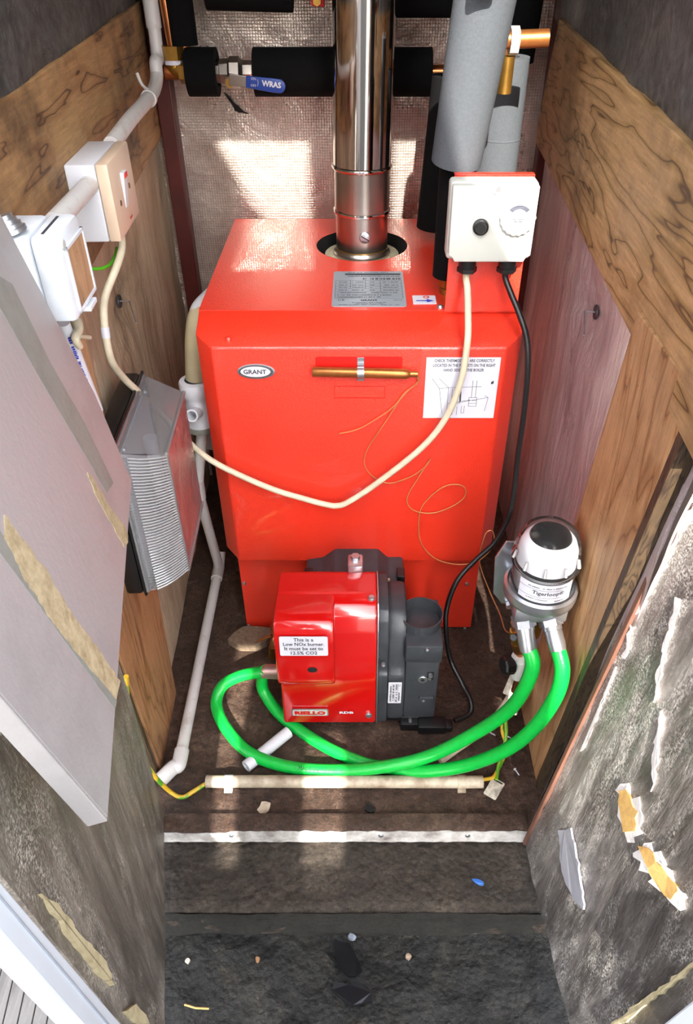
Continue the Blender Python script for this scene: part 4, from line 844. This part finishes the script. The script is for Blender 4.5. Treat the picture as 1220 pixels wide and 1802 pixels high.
# ball valve with lever
bv = thing('ball_valve', (hx(415), PY, hz), 'nickel ball valve with a blue lever between two black lagging sleeves', 'valve')
obj('valve_body', *lathe_g([(.0, -.042), (.019, -.042), (.019, -.03), (.024, -.028), (.025, -.012), (.0285, -.008), (.0285, .010), (.024, .014), (.021, .018), (.022, .03), (.020, .040), (0, .040)], (hx(414), PY - .004, hz), (1, 0, 0), 8), M['brushed'], bv, True, 30)
bp = V((hx(409), PY - .028, hz - .012))
obj('stem', *tube_g([bp + V((0, .02, .004)), bp - V((0, .012, 0))], .011, 16), M['brushed'], bv, True)
obj('stem_nut', *hex_g(bp - V((0, .012, 0)), bp - V((0, .019, 0)), .0095), M['brass'], bv)
lv0, lv1 = atY(414, 141, PY - .045), atY(492, 151, PY - .055)
ldx = (lv1 - lv0).normalized(); lup = V((-ldx.z, 0, ldx.x))
obj('lever_shank', *prism_g([lv0 - ldx * .012 - lup * .011, lv0 + ldx * .032 - lup * .0095, lv0 + ldx * .032 + lup * .0095, lv0 - ldx * .012 + lup * .011], (0, -.004, 0), .001), M['brushed'], bv)
blv = [lv0 + ldx * .022 - lup * .010, lv0 + ldx * .075 - lup * .0125] + [lv1 + (ldx * math.cos(math.radians(a)) + lup * math.sin(math.radians(a))) * .0125 for a in range(-80, 81, 20)] + [lv0 + ldx * .075 + lup * .0125, lv0 + ldx * .022 + lup * .011]
lev = obj('lever', *prism_g(blv, (0, -.007, 0), .002), M['blue'], bv, True, 35)
lmm = frame_m(atY(478, 149, lv1.y - .0095), ldx, (0, 0, 1))
for q_ in (lmm,):
    obj('lever_lettering', *xf(join(text_g('WRAS', .0135, .0005), shift(text_g('ON', .0065), -.036, .006), shift(text_g('OFF', .0065), -.036, -.006), line_g((-.028, .006), (-.0265, .0), .0007), line_g((-.0265, 0), (-.028, -.006), .0007)), frame_m(V((atY(478, 149, PY - .064).x, min(lv0.y, lv1.y) - .0085, atY(478, 149, PY - .064).z)), ldx, (0, 0, 1))), M['sticker'], lev)
# brass elbow and copper riser at the left corner
be = thing('brass_elbow', atY(312, 130, PY), 'brass elbow fitting beside the white conduit in the rear left corner', 'pipe fitting')
e0, e1, e2 = atY(305, 92, PY), atY(308, 118, PY), atY(331, 125, PY)
obj('elbow', *tube_g(smooth_path([e0, e1, e1.lerp(e2, .4), e2], 5), .018, 16), M['brass'], be, True)
obj('nut', *hex_g(e0 + V((0, 0, .012)), e0 - V((0, 0, .012)), .024), M['brass'], be)
obj('nut', *hex_g(e2 - V((.016, 0, 0)), e2 - V((.002, 0, 0)), .023), M['brass'], be)
obj('thread_tape', *tube_g([e0 - V((0, 0, .012)), e0 - V((0, 0, .020))], .0205, 16), M['sticker'], be)
obj('riser', *tube_g([e0 + V((0, 0, .01)), e0 + V((-.012, 0, .3))], .0105, 16), M['copper'], be, True)
# red lever handles at the very top
rv = thing('pump_valve', atY(575, 5, 1.70), 'red valve handle with brass centre at the top edge beside the flue', 'valve')
rc = atY(560, 2, 1.70)
obj('handle', *prism_g([rc + V((x, 0, z)) for x, z in ((-.014, -.008), (.012, -.010), (.012, .03), (-.014, .03))], (0, .012, 0), .003), plain('red_coating', '#b8282a', .4), rv, True)
obj('centre_nut', *hex_g(rc + V((-.002, 0, .0)), rc + V((-.002, -.007, .0)), .008), M['brass'], rv)
obj('red_flag', *box_g(rc + V((.026, -.002, -.012)), rc + V((.044, .010, .03)), .002), bpy.data.materials['red_coating'], rv)
rt = atY(848, -6, 1.222)
tag(obj('valve_handle', *xf(prism_g(rrect(.034, .03, .006), (0, 0, .008), .002), frame_m(rt + V((0, 0, .012)), (1, 0, .05), (0, .6, .8))), M['red_ink'], None, True), 'red handle tip just above the leaning grey sleeve', 'valve handle')

# ================================================================== LEFT WALL ELECTRICS
cdt = thing('cable_conduit', atL(272, 140, .03), 'white plastic conduit bending down the left wall into the switch box', 'conduit')
c_up = [atL(270, -60, .03), atL(273, 60, .03), atL(274, 110, .03)]
run = [atL(276, 135, .03), atL(271, 158, .03), atL(256, 180, .03), atL(228, 212, .03), atL(196, 255, .03)]
cy0 = c_up[1].y
obj('conduit_tube', *tube_g(smooth_path([V((c_up[1].x, cy0, 1.5)), c_up[1], c_up[2]] + run, 8), .0125, 20), M['pvc'], cdt, True)
obj('sleeve', *tube_g([V((c_up[1].x, cy0, 1.51)), V((c_up[1].x, cy0, atL(273, 48, .03).z))], .0148, 20), M['pvc'], cdt, True)
kp = atL(262, 173, .03); kd = (run[3] - run[1]).normalized()
obj('saddle_clip', *join(tube_g([kp - kd * .006, kp + kd * .006], .0152, 20), tube_g(smooth_path([kp + V((0, 0, .014)), kp + V((-.012, .01, .022)), kp + V((-.018, .012, .04))], 4), .003, 8)), M['pvc'], cdt, True)
rr_ = [atL(166, 320, .03), atL(96, 392, .03)]
obj('lower_run', *tube_g([atL(172, 310, .03), rr_[1]], .0125, 20), M['pvc'], cdt, True)
obj('box_coupler', *tube_g([atL(172, 310, .03), atL(160, 325, .03)], .0158, 20), M['pvc'], cdt, True)
def wall_box(y0, y1, z0, z1, o0, o1, bev=.003, taper=0):
    return hull_g([wl(y, z, o) for y in (y0, y1) for z in (z0, z1) for o in (o0, o1)], bev)
def wl_frame(y, z, off): return frame_m(wl(y, z, off), V((.038, -1, 0)) * -1, (0, 0, 1))
sw = thing('isolator_switch', wl(1.17, .945, .03), 'square white switch box with rocker switch on the plywood strip', 'switch')
obj('pattress', *wall_box(1.100, 1.238, .946, 1.052, 0, .042, .003), M['white'], sw, True)
fp = obj('faceplate', *wall_box(1.100, 1.238, .946, 1.052, .0425, .060, .003), M['pink_reflection'], sw, True)
ym, zm = 1.168, 1.000
obj('rocker', *hull_g([wl(ym - .009, zm + .026, .066), wl(ym + .009, zm + .026, .066), wl(ym - .009, zm - .024, .0605), wl(ym + .009, zm - .024, .0605), wl(ym - .009, zm + .026, .059), wl(ym + .009, zm + .026, .059), wl(ym - .009, zm - .024, .059), wl(ym + .009, zm - .024, .059)], .0008), M['white'], sw)
obj('red_marker', *wall_box(ym - .008, ym + .008, zm + .018, zm + .0245, .060, .0668, 0), M['red_ink'], sw)
for dy in (-.033, .033): obj('faceplate_screw', *lathe_g([(0, .0006), (.004, .0006), (.0045, -.001)], wl(ym + dy, zm - .006 + dy * .1, .0602), LW_N, 12), plain('screw_brown', '#6b4a35', .5, .5) if dy < 0 else bpy.data.materials['screw_brown'], sw)
obj('faceplate_lettering', *xf(scrib_g(.022, .005, 8), wl_frame(ym + .012, zm - .042, .0606)), M['red_ink'], sw)
obj('bottom_gland', *tube_g([wl(1.15, .948, .028), wl(1.15, .934, .028)], .012, 16), M['oldpvc'], sw, True)
ws = thing('weatherproof_switch', wl(.84, .955, .03), 'grey-white weatherproof switch box with brown window beside the pale panel', 'switch')
obj('housing', *wall_box(.800, .884, .958, 1.053, 0, .042, .006), plain('pale_blue_grey', '#d5dbe2', .4), ws, True)
obj('cover', *wall_box(.799, .885, .957, 1.054, .0435, .075, .007), bpy.data.materials['pale_blue_grey'], ws, True)
obj('window', *wall_box(.816, .880, .967, 1.034, .070, .0762, .0008), M['amber'], ws)
obj('window_frame', *join(wall_box(.812, .884, 1.034, 1.038, .070, .0775, .0005), wall_box(.812, .884, .963, .967, .07, .0775, .0005), wall_box(.812, .816, .963, 1.038, .07, .0775, .0005), wall_box(.880, .884, .963, 1.038, .07, .0775, .0005)), bpy.data.materials['pale_blue_grey'], ws)
obj('latch', *wall_box(.835, .865, .955, .961, .070, .081, .001), bpy.data.materials['pale_blue_grey'], ws)
obj('cover_slot', *wall_box(.81, .87, 1.0535, 1.0545, .055, .058, 0), M['ink'], ws)
obj('cover_screw', *lathe_g([(0, .001), (.005, .001), (.006, 0), (.006, -.002)], wl(.812, 1.042, .0755), LW_N, 16), M['boxwhite'], ws, True)
gq = wl(.815, 1.054, .022)
obj('stepped_gland', *lathe_g([(.018, 0), (.018, .004), (.0155, .005), (.0155, .009), (.013, .010), (.013, .014), (.010, .015), (.010, .019), (0, .020)], gq, (-.25, 0, 1), 24), M['zinc'], ws, True, 30)
ew = [atL(150, 472, .01), atL(175, 473, .02), atL(193, 466, .03), atL(203, 450, .035), atL(206, 436, .036)]
tag(obj('earth_wire', *tube_g(smooth_path(ew, 6), .0026, 8), plain('bright_green_sleeve', '#4fae1e', .4), None, True), 'short bright green earth sleeve under the square switch box', 'wire')
hk = [atL(134, 566, .03), atL(138, 580, .035), atL(133, 596, .035), atL(141, 610, .035)]
ck = thing('cable_clip', hk[0], 'broken cream plastic cable clip under the weatherproof switch', 'cable clip')
obj('clip_body', *tube_g(smooth_path(hk, 5), [.0075 - .0002 * i for i in range(16)], 10), M['cream'], ck, True)
obj('clip_tab', *tube_g([atL(140, 592, .035), atL(158, 594, .035)], .003, 8), M['cream'], ck, True)
tr_ = thing('trunking_length', atL(170, 715, .02), 'printed white trunking length peeping out behind the pale panel', 'trunking')
ta, tb = atL(112, 568, .022), atL(172, 722, .022)
obj('trunking', *tube_g([ta, tb], .008, 12), M['white'], tr_, True)
tdir = (tb - ta).normalized(); toc = (O - ta.lerp(tb, .5)); toc -= tdir * toc.dot(tdir); toc.normalize()
obj('printing', *xf(scrib_g(.11, .006, 9), frame_m(ta.lerp(tb, .45) + toc * .0088, tdir, toc.cross(tdir))), M['blue_ink'], tr_)
# bulkhead lamp
lp_ = thing('bulkhead_lamp', wl(1.02, .41, .05), 'rectangular bulkhead lamp with clear ribbed cover on a black base', 'lamp')
b0 = (.902, 1.146, .42, .712)
obj('base', *hull_g([wl(y, z, o) for y in b0[:2] for z in b0[2:] for o in (0.004, .036)], .008), M['black'], lp_, True)
obj('gasket', *hull_g([wl(y, z, o) for y in (b0[0] - .002, b0[1] + .002) for z in (b0[2] - .002, b0[3] + .002) for o in (.036, .041)], .003), M['black'], lp_, True)
cm = clear('lamp_polycarbonate', '#d5d5d8', .05, .12, .16); cf = clear('lamp_prismatic', '#e6dcdb', .30, .16, .22, .004, 160)
Bq = (.906, 1.142, .425, .706, .041); Fq = (.952, 1.142, .430, .672, .104)
# ribbed near side: zigzag along z
nz = 90; vs, fs = [], []
for j in range(nz + 1):
    t = j / nz; rb = .0034 * (1 if j % 2 else -1)
    for i in range(6):
        a = i / 5; y = Bq[0] + (Fq[0] - Bq[0]) * (a ** 1.6) ; z = (Bq[2] + (Bq[3] - Bq[2]) * t) * (1 - a) + (Fq[2] + (Fq[3] - Fq[2]) * t) * a
        vs.append(wl(y - rb * (1 if 0 < i < 5 else 0), z, Bq[4] + (Fq[4] - Bq[4]) * (a ** .8)))
for j in range(nz):
    for i in range(5): fs.append([j * 6 + i, j * 6 + i + 1, (j + 1) * 6 + i + 1, (j + 1) * 6 + i])
obj('ribbed_side', vs, fs, cm, lp_)
rib_parts = []
for j in range(46):
    t = (j + .5) / 46; pts = []
    for i in range(6):
        a = i / 5; y = Bq[0] + (Fq[0] - Bq[0]) * (a ** 1.6); z = (Bq[2] + (Bq[3] - Bq[2]) * t) * (1 - a) + (Fq[2] + (Fq[3] - Fq[2]) * t) * a
        pts.append(wl(y - .0028, z, Bq[4] + (Fq[4] - Bq[4]) * (a ** .8)))
    rib_parts.append(tube_g(pts[1:], .0014, 5))
rb_o = obj('rib', *join(*rib_parts), clear('lamp_rib', '#e6e6ea', .14, .12, .42), lp_, True); rb_o['kind'] = 'stuff'
Fc = [wl(Fq[0], Fq[2], Fq[4]), wl(Fq[1], Fq[2], Fq[4]), wl(Fq[1], Fq[3], Fq[4]), wl(Fq[0], Fq[3], Fq[4])]
obj('lens_front', *sheet_g(*Fc, 20, 26, .0012, 60, 4), cf, lp_, True, 60)
Bc = [wl(Bq[0], Bq[2], Bq[4]), wl(Bq[1], Bq[2], Bq[4]), wl(Bq[1], Bq[3], Bq[4]), wl(Bq[0], Bq[3], Bq[4])]
obj('lens_edge', [Bc[3], Bc[2], Fc[2], Fc[3], Bc[0], Bc[1], Fc[1], Fc[0]], [[0, 1, 2, 3], [4, 5, 6, 7], [5, 1, 2, 6]], cm, lp_)
for q0, q1 in ((Fc[0], Fc[3]), (Fc[3], Fc[2]), (Fc[0], Fc[1])):
    obj('lens_corner', *tube_g([q0, q1], .0035, 10), cm, lp_, True)
obj('flange_rim', *join(*[tube_g([p, q_], .0035, 8) for p, q_ in zip(Bc, Bc[1:] + Bc[:1])]), cm, lp_, True)
obj('reflector', *hull_g([wl(y, z, o) for y in (.925, 1.125) for z in (.44, .69) for o in (.041, .0445)], .001), M['sticker'], lp_)
obj('tube_lamp', *tube_g([wl(1.02, .46, .065), wl(1.02, .66, .065)], .011, 16), M['sticker'], lp_, True)
for sy_ in (.938, 1.11): obj('cover_screw', *lathe_g([(0, .004), (.004, .003), (.005, 0)], wl(sy_, .69, .046), LW_N, 12), M['zinc'], lp_)

# ================================================================== CONDENSATE TRAP AND PIPE
TY_ = 1.30
tr = thing('condensate_trap', atY(345, 770, TY_), 'white plastic condensate trap hanging beside the left of the boiler', 'trap')
obj('rubber_hose', *tube_g(smooth_path([atY(372, 540, TY_ + .09), atY(352, 555, TY_ + .03), atY(346, 590, TY_ + .005), atY(345, 625, TY_), atY(346, 665, TY_)], 6), .021, 20), plain('tan_rubber', '#b3a888', .55), tr, True)
tc_ = atY(346, 690, TY_)
obj('upper_hose', *tube_g(smooth_path([atY(375, 520, TY_ + .12), atY(352, 545, TY_ + .04), atY(347, 575, TY_ + .01)], 6), .0175, 16), M['white'], tr, True)
obj('cap', *lathe_g([(.020, .028), (.030, .026), (.032, .022), (.032, .0), (.027, -.006), (.027, -.012)], tc_, seg=28), M['white'], tr, True)
obj('trap_body', *lathe_g([(.0255, -.008), (.026, -.06), (.0285, -.064), (.029, -.082), (.0255, -.086), (0, -.086)], tc_, seg=28), M['white'], tr, True)
obj('trap_seal', *lathe_g([(.0292, -.070), (.0298, -.073), (.0298, -.080), (.0292, -.083)], tc_, seg=28), M['glue'], tr, True)
ns = tc_ + V((0, -.024, -.032)); nd = V((-.12, -1, .35)).normalized()
obj('side_nozzle', *tube_g([ns - nd * .004, ns + nd * .030], .0125, 20, True, .003), M['white'], tr, True)
obj('rear_leg', *lathe_g([(.02, .0), (.02, -.11), (.024, -.115), (.024, -.14), (0, -.15)], tc_ + V((.008, .058, -.02)), seg=20), M['white'], tr, True)
cp = thing('condensate_pipe', atZ(312, 1345, .018), 'white waste pipe running from the trap along the left floor edge', 'pipe')
q0 = tc_ + V((0, 0, -.086)); e_ = atZ(385, 1000, .016)
obj('upper_pipe', *tube_g(smooth_path([q0, atY(349, 850, TY_ + .005), atY(352, 880, TY_ + .02)], 5), .0115, 16), M['pvc'], cp, True)
obj('socket', *tube_g([atY(347, 842, TY_ + .003), atY(352, 875, TY_ + .018)], .0138, 16), M['pvc'], cp, True)
obj('sloping_pipe', *tube_g([atY(352, 875, TY_ + .018), e_ + V((0, .005, .004))], .0115, 16), M['pvc'], cp, True)
f_ = atZ(314, 1350, .016); f2 = atZ(281, 1374, .016)
obj('bend', *tube_g(smooth_path([e_ + V((.002, .03, .03)), e_ + V((0, .008, .006)), e_, e_ - V((0, .04, 0))], 5), .0142, 18), M['pvc'], cp, True)
obj('floor_pipe', *tube_g([e_ - V((0, .02, 0)), f_ + V((0, .02, 0))], .0118, 18), M['pvc'], cp, True)
obj('elbow', *tube_g(smooth_path([f_ + V((0, .038, 0)), f_ + V((0, .01, 0)), f_ + V((-.003, .002, 0)), f_ + V((-.010, -.001, 0)), f2], 4), .0146, 18, True, .002), M['pvc'], cp, True)

# ================================================================== THINGS LYING ON THE FLOOR
lpz = .014
fp_ = thing('floor_conduit', atZ(362, 1376, lpz), 'long stained cream conduit lying on the floor behind the threshold', 'conduit')
obj('tube', *tube_g([atZ(363, 1375, lpz), atZ(850, 1376, lpz)], .0118, 18, True, .002), M['oldpvc'], fp_, True)
for u in (403, 812):
    p = atZ(u, 1376, lpz); obj('saddle', *join(tube_g([p - V((.008, 0, 0)), p + V((.008, 0, 0))], .0135, 18), box_g((p.x - .008, p.y - .018, .004), (p.x + .008, p.y + .018, .008), .001)), M['uPVC'] if u < 500 else M['oldpvc'], fp_, True)
oc = thing('pipe_offcut', atZ(432, 1350, .013), 'short clean white pipe offcut lying beside the burner', 'pipe')
obj('tube', *tube_g([atZ(433, 1349, .013), atZ(508, 1288, .013)], .0122, 20, True, .0018), M['white'], oc, True)
we = [atZ(775, 1340, .009), atZ(800, 1322, .010), atZ(850, 1285, .03), atZ(885, 1245, .07), atZ(903, 1212, .10), atY(908, 1190, .93)]
tag(obj('spare_cable', *tube_g(smooth_path(we, 8), .0068, 12), M['cream'], None, True), 'cut end of cream cable lying under the right green hose', 'cable')
def eplate(name, u, v, z, ang, label, tilt=(0, 0, 1)):
    c = atZ(u, v, z); m = Matrix.Translation(c) @ V((0, 0, 1)).rotation_difference(V(tilt).normalized()).to_matrix().to_4x4() @ Matrix.Rotation(ang, 4, 'Z')
    t = thing(name, c, label, 'tag', 'earth tags'); o = obj('tag_plate', *xf(prism_g(rrect(.026, .042, .003), (0, 0, .0018), .0004), m), dirty('muddy_white_tag' if name not in bpy.data.materials else name, '#cfc8b8', '#4a3b2c', .5, .6, 60), t)
    obj('slot', *xf(shift(quad_g(-.009, -.0015, .009, .0015), 0, .0165, .0021), m), M['void'], t); return t
eplate('earth_tag', 870, 1388, .006, -.6, 'muddy white earth tag at the right end of the floor conduit')
eplate('earth_tag', 903, 1238, .09, 2.9, 'white earth tag hanging behind the right green hose', (0, -1, .8))
eplate('earth_tag', 902, 1207, .12, -.4, 'upper white earth tag wedged below the stop tap', (0, -1, .8))
yg = N('yellow_green_sleeve'); wv = yg.n('ShaderNodeTexWave', wave_type='BANDS', bands_direction='X'); wv.inputs['Scale'].default_value = 30; yg.l(yg.co(), wv.inputs['Vector'])
yg.set(Base_Color=yg.ramp(yg.noise(28, 2, .5), [(.52, '#c9a32a'), (.58, '#4f8f24')]), Roughness=.45); M['yg'] = yg.m
e1_ = [atY(222, 1190, .776), atY(224, 1225, .774), atY(228, 1265, .772), atY(242, 1312, .774), atY(268, 1360, .780), atZ(298, 1392, .006), atZ(320, 1403, .005), atZ(340, 1393, .006), atZ(364, 1378, .012)]
tag(obj('earth_cable', *tube_g(smooth_path(e1_, 8), .0042, 10), M['yg'], None, True), 'yellow-green earth cable at the foot of the left door', 'wire')
e2_ = [atZ(884, 1255, .085), atZ(884, 1285, .05), atZ(890, 1310, .03), atZ(886, 1335, .012), atZ(876, 1355, .009), atZ(868, 1368, .009), atZ(850, 1372, .012)]
tag(obj('earth_cable', *tube_g(smooth_path(e2_, 8), .0036, 10), M['yg'], None, True), 'yellow earth wire hanging left-most of the right-hand pair', 'wire')
e3_ = [atZ(889, 1258, .08), atZ(891, 1290, .05), atZ(886, 1320, .022), atZ(878, 1345, .010), atZ(874, 1372, .010)]
tag(obj('earth_cable', *tube_g(smooth_path(e3_, 8), .0036, 10), plain('green_sleeve', '#6fa52a', .45), None, True), 'greener earth wire twisted beside the yellow one on the right', 'wire')
def nail(name, p0, p1, r, label, cat='nail', head=True):
    t = thing(name, p0, label, cat); obj('shank', *tube_g([p0, p1], r, 8), M['sticker'], t)
    if head: obj('head', *tube_g([p0 - (p1 - p0).normalized() * .0018, p0], r * 2.2, 10), M['sticker'], t)
nail('plasterboard_screw', atZ(907, 1354, .006), atZ(914, 1364, .005), .0014, 'small white nail lying on the floor beside the right batten')
nail('cable_pin', atZ(892, 1295, .005), atZ(902, 1300, .005), .0012, 'tiny white pin lying under the right green hose')
nail('cable_pin', atZ(856, 1285, .005), atZ(872, 1294, .005), .0012, 'tiny pinkish pin lying on the floor left of the earth wires', 'nail', False)
def flake(name, u, v, z, r, mat, label, cat, seed, th_=.004, asp=1.0, ang=0.0):
    random.seed(seed); c = atZ(u, v, z); n = 9
    pts = []
    for k in range(n):
        a = 2 * math.pi * k / n; rr2 = r * random.uniform(.65, 1.1); x, y = rr2 * math.cos(a) * asp, rr2 * math.sin(a) / asp
        pts.append(c + V((x * math.cos(ang) - y * math.sin(ang), x * math.sin(ang) + y * math.cos(ang), random.uniform(0, .002))))
    return tag(obj(name, *prism_g(pts, (0, 0, th_)), mat), label, cat)
flake('plaster_flake', 466, 1423, .003, .014, M['oldpvc'], 'pale flake of plaster on the floor behind the threshold', 'flake', 1)
flake('mud_lump', 651, 1425, .002, .010, M['void'], 'small black lump on the floor behind the threshold', 'lump', 2, .007)
flake('blue_scrap', 843, 1553, -.026, .0075, plain('blue_plastic', '#3c6fc0', .4), 'blue plastic scrap on the concrete step', 'scrap', 3, .003, 1.6, -.5)
flake('black_shard', 612, 1690, -.120, .030, plain('wet_slate', '#101114', .25), 'thin black shard lying in the wet ground, upper of two', 'shard', 4, .006, .7, .4)
flake('black_shard', 622, 1752, -.118, .026, bpy.data.materials['wet_slate'], 'ribbed black plastic shard lying nearest the viewer', 'shard', 5, .008, 1.4, -.35)
for k, (u, v, r, col, lab_) in enumerate(((533, 1640, .004, '#a8844a', 'tiny ochre pebble at the foot of the step'), (454, 1690, .005, '#8f6a48', 'tan pebble on the wet ground left of the shards'), (620, 1650, .007, '#7d8490', 'grey stone chip at the foot of the step'), (718, 1685, .006, '#9a8470', 'pale tan pebble right of the black shards'), (331, 1692, .005, '#b9b2a6', 'white crumb on the wet ground by the left door'))):
    flake('pebble', u, v, -.124, r, plain('pebble_%d' % k, col, .6), lab_, 'pebble', 20 + k, .005)
sl = flake('concrete_block', 446, 1128, .0, .05, M['slab'], 'pale broken concrete block under the front left corner of the boiler', 'block', 31, .02, 1.25)
tag(obj('twig', *tube_g([atZ(325, 1768, -.115), atZ(345, 1774, -.112), atZ(368, 1775, -.115)], .0016, 6), M['foam_board']), 'straw-coloured twig on the wet ground by the left door', 'twig')
# insulation pins in the two foil walls
for nm, c, n, tail, lab_ in (('insulation_pin', nR, RW_N, atR(1028, 590, .035), 'insulation pin with bent wire in the right foil wall'), ('insulation_pin', nL, LW_N, atL(240, 568, .02), 'insulation pin with bent wire in the left foil wall')):
    t = thing(nm, c, lab_, 'pin'); dd = -.012
    obj('washer', *lathe_g([(0, .0015), (.012, .0015), (.0125, 0), (.0125, -.001)], c + n * dd, n, 20), M['dark_cast'], t, True)
    obj('wire', *tube_g([c + n * dd, c + n * (dd + .018), tail], .0013, 8), M['zinc'], t)
# nail heads in the right plywood
for u, v in ((1160, 622), (1146, 652)):
    obj('nail_head', *lathe_g([(0, .001), (.003, .0008), (.0035, 0)], atR(u, v, .0222), RW_N, 10), M['dark_cast'], bpy.data.objects['trim_2'])

ragged([(396, 165), (404, 172), (412, 184), (424, 190), (437, 202), (426, 199), (414, 194), (406, 182)], 0, .004, 2.0, lambda u, v, o: atY(u, v, YB - .007), V((0, -1, 0)), M['void'], 'foil_tear', bpy.data.objects['wall_back'], 91)
